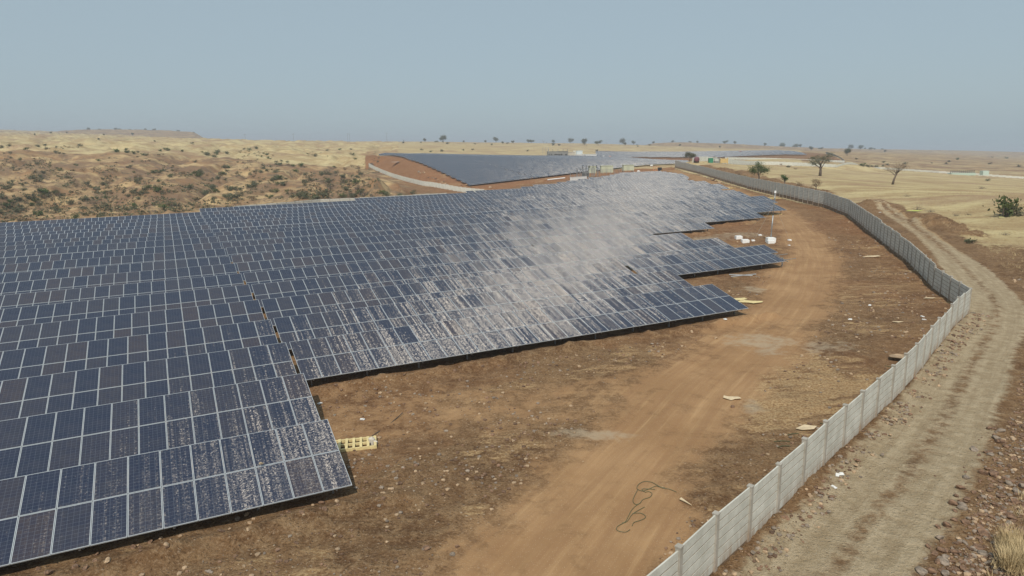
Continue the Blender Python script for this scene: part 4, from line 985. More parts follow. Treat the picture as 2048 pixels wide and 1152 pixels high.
# fine rubble, uncountable
def scatter_rubble():
    b = MB(); rs = random.Random(77); base = []
    for k in range(6):
        bm = bmesh.new(); bmesh.ops.create_icosphere(bm, subdivisions=1, radius=.5)
        for v in bm.verts: v.co = Vector((v.co.x*rs.uniform(.8, 1.2), v.co.y*rs.uniform(.8, 1.2), v.co.z*rs.uniform(.5, .8)))*rs.uniform(.8, 1.1)
        base.append(([v.co.copy() for v in bm.verts], [[v.index for v in f.verts] for f in bm.faces])); bm.free()
    X = []; Y = []; S = []
    W_ = np.array(WALL_LINE[:60])
    n = 60000
    cx = np.array([rs.uniform(0, 1) for _ in range(n)]); 
    yy = 12+110*np.array([rs.random()**1.7 for _ in range(n)]); xx = (cx*1.75-.78)*yy+(cx-.5)*6
    u = xx*EU[0]+yy*EU[1]; v = xx*NV[0]+yy*NV[1]
    dR, sR = dist_poly(xx, yy, ROAD); dT, _ = dist_poly(xx, yy, TRACK); dW, sW = dist_poly(xx, yy, WALL_LINE); ins = sW > 0
    keep = np.where(ins, dT > 3.0, (dR > 2.6)*(yy < 60))
    dens = np.where(ins, np.clip((fbm(xx/4, yy/4, 3, 3)-.35)*2.6, .08, 1), np.where(sR < 0, 1.0, .3))
    edge = (v > 21.2) & (u < 5) | (v > 33.6) & (u < 37) | (v > 46) & (u < 56) | (v > 72)
    keep = (keep > 0) & ~edge & (np.array([rs.random() for _ in range(n)]) < dens) & (dW > .3)
    xx, yy = xx[keep], yy[keep]; sR = sR[keep]
    m2 = 15000; y2 = 14+32*np.array([rs.random()**1.3 for _ in range(m2)]); x2 = y2*np.array([rs.uniform(.42, .82) for _ in range(m2)]); d2, s2 = dist_poly(x2, y2, ROAD); _, w2_ = dist_poly(x2, y2, WALL_LINE)
    k2 = (s2 < -2.3) & (w2_ < 0) & (fbm(x2/1.5, y2/1.5, 3, 61) > .34); xx = np.concatenate([xx, x2[k2]]); yy = np.concatenate([yy, y2[k2]]); sR = np.concatenate([sR, s2[k2]])
    x3 = []; y3 = []
    for q in near_line:
        for _ in range(34): x3.append(q[0]+rs.uniform(.05, 1.1)); y3.append(q[1]-rs.uniform(0, .9))
    xx = np.concatenate([xx, x3]); yy = np.concatenate([yy, y3]); sR = np.concatenate([sR, np.zeros(len(x3))])
    zz = ground(xx, yy)
    for x, y, z, so in zip(xx, yy, zz, sR):
        s = (.03+.13*rs.random()**3)*(1+y/70); bs, fs = rs.choice(base); a = rs.uniform(0, 6.28); ca, sa = math.cos(a)*s, math.sin(a)*s
        b.add([(x+p.x*ca-p.y*sa, y+p.x*sa+p.y*ca, z+p.z*s+.02) for p in bs], fs, rs.choice((0, 0, 1, 2)))
    o = b.build('rubble', [M_ROCK, M_ROCKG, M_ROCKT]); tag(o, 'scattered stones and broken clods over the bare earth', 'rubble', None, 'stuff')
scatter_rubble()
def scatter_grass():
    b = MB(); rs = random.Random(99)
    def tuft(x, y, z, h, n):
        for i in range(n):
            a = rs.uniform(0, 6.28); l = h*rs.uniform(.5, 1.1); w = .012+.006*h; dx, dy = math.cos(a)*l*.6, math.sin(a)*l*.6; ox, oy = rs.uniform(-.12, .12)*h*2, rs.uniform(-.12, .12)*h*2
            b.add([(x+ox-dy*w/l, y+oy+dx*w/l, z-.03), (x+ox+dy*w/l, y+oy-dx*w/l, z-.03), (x+ox+dx, y+oy+dy, z+l*.8)], [(0, 1, 2)])
    n = 5200; px = np.array([rs.random() for _ in range(n)]); 
    yy = np.array([14+rs.random()**1.6*150 for _ in range(n)]); xx = yy*(.45+.4*px)+px*3
    dR, sR = dist_poly(xx, yy, ROAD); dW, sW = dist_poly(xx, yy, WALL_LINE)
    keep = (sW < 0) & (dR > 3.4) & (dW > 1.5); keep &= ((yy < 60) & (fbm(xx/2.5, yy/2.5, 3, 31) > .46)) | (yy > 60)
    for x, y, z in zip(xx[keep], yy[keep], ground(xx[keep], yy[keep])): tuft(x, y, z+(.15 if y < 45 else 0), rs.uniform(.15, .4) if y < 60 else rs.uniform(.2, .55), 14 if y < 60 else 9)
    for i in range(60): 
        p = at(rs.uniform(2000, 2048), rs.uniform(1090, 1152)); tuft(p[0], p[1], p[2]+.2, .55, 40)
    o = b.build('dry_grass', M_STRAW); tag(o, 'tufts of straw-coloured dry grass beyond the road', 'grass', None, 'stuff')
scatter_grass()

# ------------------------------------------------------------------ site objects
M_PAL = plain('pallet_wood', (.66, .54, .27), .85, .12, 4); M_WHITE = plain('white_paint', (.80, .80, .78), .6, .04); M_LIME = plain('lime_dust', (.55, .52, .45), .95, .2)
def pallet(px, py, rot, label, L_=1.9, W_=1.05, z=0):
    p = at(px, py); r = thing('pallet', label, 'pallet', (p[0], p[1], p[2]+.03+z), rot, 'shipping pallets lying by the tables')
    for i in range(7):
        x = -L_/2+.06+i*(L_-.12)/6; b = MB(); b.box(x-.055, x+.055, -W_/2, W_/2, .12, .142); b.build('deck_board', M_PAL, r)
    for y in (-W_/2+.05, 0, W_/2-.05):
        b = MB(); b.box(-L_/2, L_/2, y-.045, y+.045, .02, .12); b.build('stringer', M_PAL, r)
    b = MB()
    for y in (-W_/2+.05, W_/2-.05): b.box(-L_/2, L_/2, y-.045, y+.045, 0, .02)
    b.build('bottom_boards', M_PAL, r)
    return r
pallet(708, 893, R_(12), 'yellow wooden pallet beside the end of the front solar table', 1.9, 1.05)
pallet(1448, 376.5, R_(10), 'yellow pallet stack beside the row end beyond the mast', 5.5, 3.2)
pallet(1538, 397, R_(14), 'large pale yellow pallet pile behind the mast', 4.6, 3.6)
pallet(1545, 429.5, R_(14), 'flat yellow pallet partly under the row end by the mast', 3.2, 1.0)
def sheet(px, py, pts, label, s=1.0, mat=None, name='cardboard_sheet', cat='cardboard', h=.05, grp='cardboard scraps on the bare soil'):
    p = at(px, py); b = MB(); n = len(pts)
    zz = [random.uniform(0, .06) for _ in pts]
    vs = [(x*s, y*s, h+z) for (x, y), z in zip(pts, zz)]+[(x*s, y*s, h-.02+z) for (x, y), z in zip(pts, zz)]
    b.add(vs, [tuple(range(n)), tuple(range(n, 2*n))[::-1]]+[(i, n+i, n+(i+1) % n, (i+1) % n) for i in range(n)])
    o = b.build(name, mat or M_CARD, loc=(p[0], p[1], p[2])); return tag(o, label, cat, grp)
sheet(1614, 859, [(-.5, 0), (-.1, .3), (.05, .42), (.25, .25), (.5, .15), (.25, -.12), (-.3, -.2)], 'torn cardboard sheet lying left of the pale wall')
sheet(1464, 799, [(-.4, .1), (-.3, .35), (-.15, .2), (.4, .25), (.42, -.1), (.1, -.1), (-.1, -.2)], 'crumpled cardboard on the soil by the dark stone')
sheet(1372, 1008, [(-.18, .2), (-.1, .3), (.15, -.2), (-.05, .05)], 'small torn paper scrap by the green cable')
sheet(1500, 606, [(-1.1, .3), (-.2, .7), (.2, .4), (1.1, .2), (.9, -.1), (.1, -.5), (-.2, -.1)], 'yellow cardboard sheets at the end of the third row table', 1.0, M_PAL)
sheet(1478, 600, [(-.7, 0), (-.3, .4), (.6, .5), (.7, .1), (0, -.4)], 'folded yellow cardboard half under the table end', 1.0, M_PAL)
sheet(1743, 514, [(-1.1, 0), (-.3, .35), (1.0, .5), (1.1, 0), (.2, -.3)], 'flat buff board lying inside the far wall', .9)
sheet(1858, 598, [(-.5, 0), (-.1, .25), (.6, .1), (.2, -.2)], 'buff cardboard piece near the wall bend', .9)
sheet(1795, 645, [(-.45, .05), (0, .2), (.5, 0), (0, -.15)], 'small buff scrap on the dark soil near the wall bend', .8)
sheet(1680, 419, [(-1.5, -.3), (-.6, .5), (1.4, .4), (1.0, -.5), (-.3, -.8)], 'pale tan slab lying inside the wall kink', 1.0)
sheet(1800, 722, [(-.7, -.1), (-.5, .4), (.1, .55), (.75, .25), (.7, -.2), (0, -.35)], 'heap of pinkish cement lump by the pale wall', .9, M_ROCKT, 'cement_heap', 'cement heap', .25, None)
sheet(1823, 423, [(-1.4, -.2), (-.4, .35), (1.5, .3), (1.9, 0), (.8, -.35)], 'lime green tarp on the grass beside the grey bush', 1.0, plain('lime_tarp', (.55, .68, .12), .6, .1), 'tarp', 'tarp', .15, None)
sheet(2002, 437, [(-.5, -.1), (-.2, .3), (.4, .25), (.55, -.2)], 'yellow sack lying under the right edge tree', .8, plain('yellow_plastic', (.62, .6, .25), .6, .1), 'sack', 'sack', .2, None)
# lime patches on the soil
for i, (px, py, sx_, sy_) in enumerate(((1522, 680, 2.6, 1.3), (1503, 812, .5, .35), (1185, 868, 1.4, .35), (1507, 578, .8, .6))):
    p = at(px, py); b = MB(); n = 26; pts = []
    for k in range(n):
        a = 2*math.pi*k/n; rr = .6+.5*float(fbm(np.array([math.cos(a)*2+i*5]), np.array([math.sin(a)*2]), 3, 4)[0]); x, y = math.cos(a)*rr*sx_, math.sin(a)*rr*sy_
        pts.append((x, y, gz(p[0]+x, p[1]+y)-p[2]-.01))
    pass
# guyed mast
M_GREEN = plain('green_cable', (.10, .105, .05), .6, .1); M_ROPE = plain('guy_wire', (.45, .43, .38), .6, .05); M_BLACK = plain('black_pipe', (.05, .045, .04), .6, .1)
pm = at(1541, 484); hm = 96/1365*pm[1]*1.02
mast = thing('mast', 'slim guyed steel mast standing on a white block by the track', 'mast', tuple(pm)); mast.rotation_euler = (0, R_(2.1), 0)
b = MB(); b.tube([(0, 0, .6), (0, 0, hm*.55)], .075, 8); b.tube([(0, 0, hm*.55), (0, 0, hm)], .05, 8); b.build('pole', M_GALV, mast, smooth=True)
b = MB(); b.tube([(0, 0, hm), (0, 0, hm+.3)], [.14, .12], 8); b.build('lamp_cap', M_WHITE, mast)
b = MB(); b.box(-.04, .04, -.14, .14, hm-.9, hm-.6); b.build('bracket', M_GALV, mast)
b = MB(); b.box(-.5, .5, -.4, .4, -.05, .55); b.box(-.3, .3, -.25, .25, .55, .6); b.build('base_block', M_WHITE, mast)
for (px, py) in ((1491, 470), (1508, 482), (1580, 482), (1545, 505)):
    q = at(px, py)-pm
    if (px, py) != (1545, 505): b = MB(); b.tube([(0, 0, hm*.8), tuple(q+np.array([0, 0, .1]))], .012, 4); b.build('guy_wire', M_ROPE, mast)
for px, py, w, d, h, lab in ((1477, 478, 1.0, .7, .45, 'white block left of the mast, farther one'), (1490, 485, 1.1, .7, .45, 'white block left of the mast, nearer one'), (1541, 486.5, 1.0, .6, .4, 'white block just in front of the mast base'),
                            (1520, 471, .5, .4, .15, 'small white anchor slab between the mast and the row end'), (1506, 482, .5, .4, .15, 'small white anchor slab right of the two white blocks'), (1579, 481, .5, .4, .15, 'small white anchor slab right of the mast')):
    w *= .8; h *= .85; p = at(px, py); b = MB(); b.box(-w/2, w/2, -d/2, d/2, -.1, h); b.box(-w/2+.06, w/2-.06, -d/2+.06, d/2-.06, h, h+.03)
    tag(b.build('concrete_block', M_WHITE, loc=tuple(p)), lab, 'concrete block', 'white blocks round the mast')
# steel offcuts by the track
for i, (a, c, lab) in enumerate((((1458, 551), (1505, 553), 'long steel rail lying on the soil, upper of the pair'), ((1462, 555), (1512, 550), 'long steel rail lying on the soil, lower of the pair'))):
    p, q = at(*a), at(*c); b = MB(); d = q-p; b.tube([(0, 0, .1), tuple(d+np.array([0, 0, .1]))], .05, 4); tag(b.build('steel_rail', M_ALU, loc=tuple(p)), lab, 'steel rail')
# pipe by the pallet
pp = [at(*q) for q in ((739, 897), (742, 888), (745, 878), (752, 869), (762, 860), (775, 850), (790, 840), (806, 830))]
b = MB(); o0 = pp[0]; b.tube([tuple(q-o0+np.array([0, 0, .05+.1*math.sin(i)])) for i, q in enumerate(pp)], .02, 5); tag(b.build('pipe', M_BLACK, loc=tuple(o0)), 'bent black pipe lying beyond the yellow pallet', 'pipe')
b = MB(); b.tube([(0, 0, 0), (0, 0, .25), (.05, 0, .3)], [.16, .14, .05], 10); b.tube([(.0, 0, .15), (.25, -.1, .1)], .07, 8); tag(b.build('plastic_jug', plain('clear_plastic', (.55, .5, .42), .4, .1), loc=tuple(at(744, 888))), 'translucent plastic jug at the end of the yellow pallet', 'jug')
# green cable
cab = [(1353, 985), (1338, 979), (1325, 977), (1312, 970), (1302, 965), (1288, 964), (1277, 970), (1274, 978), (1285, 983), (1300, 978), (1312, 973), (1322, 976), (1330, 976)]
cab2 = [(1275, 981), (1268, 995), (1266, 1004), (1272, 1010), (1280, 1007), (1286, 1000), (1300, 995), (1304, 988), (1297, 984), (1290, 985), (1284, 979), (1300, 979), (1310, 980)]
cab3 = [(1282, 1006), (1270, 1014), (1262, 1023), (1256, 1035), (1250, 1045), (1236, 1053), (1233, 1060), (1240, 1064), (1252, 1065), (1260, 1060)]
cab4 = [(1289, 1015), (1276, 1022), (1264, 1030), (1254, 1044), (1244, 1047)]; cab5 = [(1265, 1028), (1280, 1027), (1290, 1032), (1290, 1037), (1280, 1042), (1268, 1046), (1264, 1053)]
o0 = at(1275, 981); b = MB()
for cc in (cab, cab2, cab3, cab4, cab5):
    l = smooth_line([at(*q) for q in cc], 4); b.tube([tuple(q-o0+np.array([0, 0, .02])) for q in l], .012, 5)
tag(b.build('cable', M_GREEN, loc=tuple(o0)), 'tangled green cable lying in loops on the orange track', 'cable')
for (a, c) in (((1575, 872), (1597, 868)), ((1548, 885), (1580, 884)), ((1640, 848), (1648, 850)), ((1770, 733), (1790, 737)), ((1555, 896), (1580, 893))):
    p, q = at(*a), at(*c); b = MB(); b.tube([(0, 0, .04), tuple((q-p)*.5+np.array([0, .05, .05])), tuple(q-p+np.array([0, 0, .03]))], .018, 4); tag(b.build('cable_offcut', M_GREEN, loc=tuple(p)), 'short green cable offcut on the soil near the pale wall', 'cable offcut', 'green cable offcuts near the pale wall')
# card corner protectors left on the front tables
for (px, py, z_, fl) in ((32, 1020, 1.15, 1), (118, 1002, 1.15, 1), (262, 975, 1.15, 1), (212, 855, 1.2, 1), (158, 862, 1.2, -1), (425, 820, 1.2, 1), (518, 931, 1.2, 1)):
    d = ray(px, py); s_ = (z_-CAMZ)/d[2]; q = d*s_+np.array([0, 0, CAMZ]); b = MB(); a = .17
    b.add([(0, 0, .03), (a*EU[0]*fl, a*EU[1]*fl, .03), (0, a*.6, .06)], [(0, 1, 2), (2, 1, 0)]); b.add([(0, 0, .0), (a*EU[0]*fl, a*EU[1]*fl, .0), (0, a*.6, .03)], [(0, 1, 2), (2, 1, 0)])
    tag(b.build('corner_protector', M_CARD, loc=(q[0], q[1], q[2]+.03)), 'tan triangular corner protector stuck on a front table', 'corner protector', 'corner protectors on the front tables')

# ------------------------------------------------------------------ electrical yard and site buildings
M_CREAM = plain('cream_cladding', (.52, .54, .40), .6, .06); M_GREYB = plain('raw_concrete', (.22, .22, .21), .9, .2, .6); M_DARK = plain('dark_opening', (.02, .02, .02), .9, .1); M_ROOF = plain('roof_sheet', (.6, .68, .72), .5, .08)
M_WW = plain('whitewash', (.74, .74, .70), .8, .08); M_GRN = plain('green_net', (.03, .22, .12), .8, .1); M_YEL = plain('sand_yellow', (.58, .42, .18), .9, .1); M_REDP = plain('maroon_paint', (.16, .06, .07), .5, .15); M_RED = plain('red_paint', (.45, .09, .05), .5, .1); M_BLUE = plain('blue_tarp', (.05, .24, .38), .6, .15); M_ORG = plain('orange_cloth', (.6, .2, .08), .8, .1)
def on_row(px, py, zt):      # ground point behind the near array seen at this pixel
    return at(px, py, 200)
def cabin(px, py, D, wpx, hpx, label, stilts=True, roof=False):
    p = P(px, py, D); w = wpx/1365*D; h = hpx/1365*D; r = thing('equipment_cabin', label, 'equipment cabin', tuple(p), R_(8))
    z0 = h*.3 if stilts else 0
    b = MB(); b.box(-w/2, w/2, -1.2, 1.2, z0, h); 
    for i in range(1, 5): x = -w/2+i*w/5; b.box(x-.03, x+.03, -1.24, -1.2, z0+.1, h-.1)
    b.build('cabin_body', M_CREAM, r)
    b = MB(); b.box(-w/2-.12, w/2+.12, -1.35, 1.35, h, h+.12); b.build('roof', M_CREAM, r)
    b = MB(); b.box(-w*.2, w*.05, -1.26, -1.22, z0+.15, h-.25); b.build('door', plain('cabin_door', (.45, .47, .35), .6, .05), r)
    if stilts:
        for x in (-w/2+.25, w/2-.25):
            for y in (-1, 1): b = MB(); b.box(x-.12, x+.12, y-.12, y+.12, -.3, z0); b.build('leg', M_GREYB, r)
    return r
cabin(1256, 345.5, 300, 21, 15, 'cream equipment cabin on legs, rightmost of the cabins behind the array')
cabin(1213, 345, 305, 24, 13, 'wide cream equipment cabin between the other two behind the array', False)
cabin(1184, 346, 300, 14, 13, 'narrow cream cabin behind the transformer yard', False)
b_ = P(1218, 333, 305); r = thing('rooftop_tank', 'small cream roof unit on top of the wide equipment cabin', 'roof unit', tuple(b_+np.array([0, 0, .0]))); b = MB(); b.box(-.9, .9, -.5, .5, 0, .5); b.build('tank', M_CREAM, r); b = MB(); [b.box(x-.06, x+.06, -.06, .06, -.6, 0) for x in (-.7, .7)]; b.build('stand', M_GALV, r)
def lattice(r, x, y, h, w=.25):
    b = MB()
    for sx_ in (-1, 1):
        for sy_ in (-1, 1): b.tube([(x+sx_*w, y+sy_*w, 0), (x+sx_*w*.6, y+sy_*w*.6, h)], .05, 4)
    k = max(3, int(h/.7))
    for i in range(k):
        a, c = i/k*h, (i+1)/k*h; s = -1 if i % 2 else 1
        b.tube([(x-s*w, y-w, a), (x+s*w, y-w, c)], .03, 3); b.tube([(x-s*w, y+w, a), (x+s*w, y+w, c)], .03, 3)
    b.build('lattice_post', M_GALV, r)
py_ = P(1175, 353.5, 290); yard = thing('transformer_yard', 'small fenced transformer yard with gantry posts behind the near array', 'transformer yard', tuple(py_), R_(10))
for x, y in ((-4, -3), (-1.5, -3), (1, -3), (3.5, -3), (-4, 2), (-1.5, 2), (1, 2), (3.5, 2)): lattice(yard, x, y, 3.6)
b = MB(); [b.tube([(-4, y, z), (3.5, y, z)], .07, 4) for y in (-3, 2) for z in (3.6, 3.0)]; [b.tube([(x, -3, 3.6), (x, 2, 3.6)], .06, 4) for x in (-4, -1.5, 1, 3.5)]; b.build('busbar', M_GALV, yard)
for x in (-3, -1.5, 0, 1.5, 3):
    b = MB(); b.tube([(x, -3, 3.6), (x, -3, 4.5)], [.14, .1], 6); b.tube([(x, -3, 4.5), (x, -3, 4.75)], .2, 6); b.build('insulator', M_DARK, yard)
b = MB(); b.box(-2.2, .4, -.9, .9, 0, 1.9); b.build('transformer_tank', M_GREYB, yard)
b = MB(); [b.box(-2.2+i*.26, -2.12+i*.26, -1.35, -.95, .3, 1.6) for i in range(10)]; b.build('cooling_fins', M_GREYB, yard)
def meshfence(a, c, h, label):
    p, q = np.array(a), np.array(c); r = thing('mesh_fence', label, 'fence', tuple(p)); d = q-p; n = max(2, int(np.hypot(d[0], d[1])/1.8))
    for i in range(n+1): t = d*i/n; b = MB(); b.box(t[0]-.05, t[0]+.05, t[1]-.05, t[1]+.05, t[2]-.3, t[2]+h); b.build('post', M_GALV, r)
    b = MB(); l = math.hypot(d[0], d[1]); nn = int(l/.35)
    for i in range(nn): t = d*i/nn; b.tube([(t[0], t[1], t[2]), (t[0], t[1], t[2]+h)], .018, 3)
    for z in (.1, .5, .9): b.tube([(0, 0, h*z), (d[0], d[1], d[2]+h*z)], .025, 3)
    b.build('mesh', M_GALV, r)
meshfence(P(1188, 348.5, 285), P(1246, 346, 290), 1.9, 'wire mesh fence around the cream equipment cabins')
meshfence(P(1141, 358.5, 262), P(1178, 355.5, 268), 1.9, 'wire mesh fence around the transformer yard')
p = P(1141, 362, 244); q = P(1173, 358, 250); r = thing('plinth_wall', 'low white plinth wall before the transformer yard', 'low wall', tuple(p)); d = q-p; b = MB(); a = math.atan2(d[1], d[0]); l = math.hypot(d[0], d[1]); b.box(0, l, -.15, .15, -.5, 1.25, 0, Matrix.Rotation(a, 4, 'Z')); b.build('wall_face', M_WHITE, r); b = MB(); b.box(-.05, l+.05, -.2, .2, 1.25, 1.33, 0, Matrix.Rotation(a, 4, 'Z')); b.build('coping', M_WHITE, r)
p = P(1140, 366, 236); r = thing('lightning_pole', 'thin tall pole at the corner of the transformer yard', 'pole', tuple(p)); b = MB(); b.tube([(0, 0, 0), (0, 0, 33/1365*236)], [.06, .03], 6); b.build('pole', M_GALV, r)
# buildings behind the second array
def block(px0, px1, pyt, pyb, D, mat, label, cat, depth=6, openings=(), roof=None, name='building'):
    p0, p1 = P(px0, pyb, D), P(px1, pyb, D); w = p1[0]-p0[0]; h = (pyb-pyt)/1365*D; r = thing(name, label, cat, tuple(p0))
    b = MB(); b.box(0, w, 0, depth, -2, h); b.build('wall', mat, r)
    b = MB(); b.box(-.2, w+.2, -.2, depth+.2, h, h+.25); b.build('roof', roof or mat, r)
    for (a, c, zb, zt) in openings: b = MB(); b.box(a*w, c*w, -.05, .3, zb*h, zt*h); b.build('window' if zb > .15 else 'doorway', M_DARK, r)
    return r
bu = block(1095, 1136, 304, 316, 540, M_GREYB, 'grey unfinished concrete building with dark openings behind the second array', 'building', 9, ((.04, .1, .4, .65), (.17, .22, .1, .65), (.33, .5, .45, .6), (.53, .6, .3, .6), (.64, .72, .25, .6), (.86, .94, .3, .6)))
b = MB(); [b.box(x, x+.35, .2, .5, 0, 6.6) for x in (.5, 4, 8, 12, 15.5)]; b.build('column', M_GREYB, bu)
block(1136, 1150, 305, 314, 545, plain('buff_plaster', (.5, .46, .38), .9, .1), 'buff plastered wing joined to the grey building', 'building', 7)
block(1152, 1170, 309.5, 315, 535, M_WW, 'long whitewashed shed left of the other sheds', 'shed', 6)
block(1171, 1193, 309.5, 315.5, 532, M_WW, 'long whitewashed shed with a small roof box', 'shed', 6, ((.15, .2, .1, .7), (.3, .36, .1, .7)))
block(1153, 1165, 302, 306, 600, M_ROOF, 'pale blue roofed shed behind the whitewashed sheds', 'shed', 7)
block(1147, 1151, 302, 306, 590, M_WW, 'tiny white hut left of the blue roofed shed', 'hut', 3)
sc = P(1086, 315, 535); r = thing('scaffolding', 'thin scaffold frame left of the grey unfinished building', 'scaffold', tuple(sc))
b = MB(); [b.tube([(x, y, 0), (x, y, 7.5)], .07, 4) for x in (0, 2.2, 4.4) for y in (0, 2)]; b.build('standards', M_GALV, r); b = MB(); [b.tube([(0, y, z), (4.4, y, z)], .06, 4) for y in (0, 2) for z in (2.4, 4.8, 7.2)]; b.build('ledgers', M_GALV, r)
build_wall([P(1060, 316.2, 520), P(1083, 316.2, 520)], [1.0, 1.0], 3, 'low white wall left of the scaffold', M_WW, M_WW, False)
for px, w, h, mt, lab in ((1199, 3, 2.2, M_ORG, 'orange cloth bundle on the far ridge of the second array'), (1207, 5, 3.5, M_BLUE, 'blue and white tent behind the second array'), (1220, 5, 3, M_ORG, 'red machine behind the second array'), (1227, 5, 2.5, M_GREYB, 'grey crate stack behind the second array')):
    p = P(px, 315, 520); s_ = 520/1365; r = thing('site_load', lab, 'site load', tuple(p)); b = MB(); b.box(-w/2*s_, w/2*s_, -.8, .8, -1, h*s_*.7); b.build('body', mt, r); b = MB(); b.add([(-w/2*s_, -.8, h*s_*.7), (w/2*s_, -.8, h*s_*.7), (w/2*s_, .8, h*s_*.7), (-w/2*s_, .8, h*s_*.7), (-w/4*s_, 0, h*s_), (w/4*s_, 0, h*s_)], [(0, 1, 5, 4), (1, 2, 5), (2, 3, 4, 5), (3, 0, 4)]); b.build('cover', mt if mt != M_BLUE else M_WW, r)
# truck at the left end of the second array
p = P(808, 321.5, 430); r = thing('truck', 'small blue truck with dark cab at the left end of the second array', 'truck', tuple(p), R_(5)); 
b = MB(); b.box(-2.9, 1.2, -1, 1, .9, 2.6); b.build('cargo_bed', M_BLUE, r); b = MB(); b.box(1.4, 2.9, -1, 1, .7, 2.7); b.box(2.9, 3.2, -.9, .9, .7, 1.5); b.build('cab', M_DARK, r); b = MB(); b.box(-3, 3, -.4, .4, .55, .85); b.build('chassis', M_DARK, r)
for x in (-2, 2.1):
    for y in (-1, 1): b = MB(); b.tube([(x, y-.12, .45), (x, y+.12, .45)], .45, 12); b.build('wheel', M_DARK, r)
sheet(793, 328.5, [(-3, -1), (-2, 1.5), (0, 2.2), (2.6, 1.2), (3.2, -.8), (0, -1.5)], 'white tarp heap on the earth below the blue truck', 1.0, M_WHITE, 'tarp', 'tarp', 1.2, None)
# gate area at the far white wall
def gp(px, py): return at(px, py, 250)
p = gp(1393, 325); r = thing('tanker', 'maroon water tank trailer standing before the white wall', 'tanker', tuple(p), R_(80)); b = MB(); b.tube([(-1.8, 0, 1.5), (-1.6, 0, 1.5), (1.6, 0, 1.5), (1.8, 0, 1.5)], [.9, 1.2, 1.2, .9], 14); b.build('tank', M_REDP, r, smooth=True)
for x in (-.9, .9):
    for y in (-.9, .9): b = MB(); b.tube([(x, y-.12, .4), (x, y+.12, .4)], .42, 10); b.build('wheel', M_DARK, r)
p = gp(1421, 325.5); w = 2.6; r = thing('shed', 'green net-clad shed before the white wall', 'shed', tuple(p)); b = MB(); b.box(-.9, .9, -1, 1, 0, 2.0); b.build('wall', M_GRN, r); b = MB(); b.box(-1, 1, -1.1, 1.1, 2.0, 2.12); b.build('roof', M_GRN, r)
p = gp(1433, 326); r = thing('open_shelter', 'open grey-roofed shelter beside the green shed', 'shelter', tuple(p)); b = MB(); b.box(-1.5, 1.5, -1, 1, 1.95, 2.1); b.build('roof', M_GALV, r)
for x in (-1.4, 1.4):
    for y in (-.9, .9): b = MB(); b.box(x-.07, x+.07, y-.07, y+.07, -.2, 1.95); b.build('post', M_DARK, r)
b = MB(); b.box(-1.2, .8, -.4, .6, 0, .9); b.build('workbench', M_GREYB, r)
p = gp(1441, 326.5); r = thing('gate', 'yellow earth-coloured gate in the white wall', 'gate', tuple(p)); b = MB(); b.box(0, 3.2, -.08, .08, .1, 2.2); [b.box(i*.8-.04, i*.8+.04, -.12, -.08, .1, 2.2) for i in range(5)]; b.build('gate_leaf', M_YEL, r); b = MB(); b.box(-.35, 0, -.2, .2, -.3, 2.5); b.box(3.2, 3.55, -.2, .2, -.3, 2.5); b.build('gate_posts', M_YEL, r)
p = P(1478, 309.8, 640); r = thing('tractor', 'red tractor standing at the back of the farthest array', 'tractor', tuple(p)); b = MB(); b.box(-2.6, .2, -.6, .6, .8, 1.8); b.build('bonnet', M_RED, r); b = MB(); b.box(.2, 1.8, -.8, .8, .9, 3.4); b.build('cab', M_RED, r); b = MB(); b.box(.3, 1.7, -.85, .85, 2, 3.1); b.build('cab_window', M_DARK, r)
for x, rr in ((-2, .6), (1.1, .95)):
    for y in (-.9, .9): b = MB(); b.tube([(x, y-.18, rr), (x, y+.18, rr)], rr, 12); b.build('wheel', M_DARK, r)
# electrical yard far right
p = gp(1925, 350); r = thing('switchyard', 'pale green switchgear yard with insulators at the far right wall', 'switchyard', tuple(p)); D = p[1]; s_ = D/1365
b = MB(); b.box(-24*s_, 24*s_, -1, 3, -.3, 4*s_); b.build('plinth', plain('pale_green', (.45, .55, .46), .7, .08), r)
b = MB(); b.box(38*s_, 50*s_, -1, 2, -.3, 7.5*s_); b.build('control_cabin', plain('pale_green_cabin', (.5, .6, .52), .6, .06), r)
for i in range(12): x = (-24+i*4.2)*s_; b = MB(); b.tube([(x, 0, 4*s_), (x, 0, 8*s_)], [.25, .12], 6); b.tube([(x, 0, 8*s_), (x, 0, 9*s_)], .35, 6); b.build('insulator', M_DARK, r)
b = MB(); b.tube([(-24*s_, 0, 7*s_), (23*s_, 0, 7*s_)], .12, 5); b.build('busbar', M_GREYB, r)
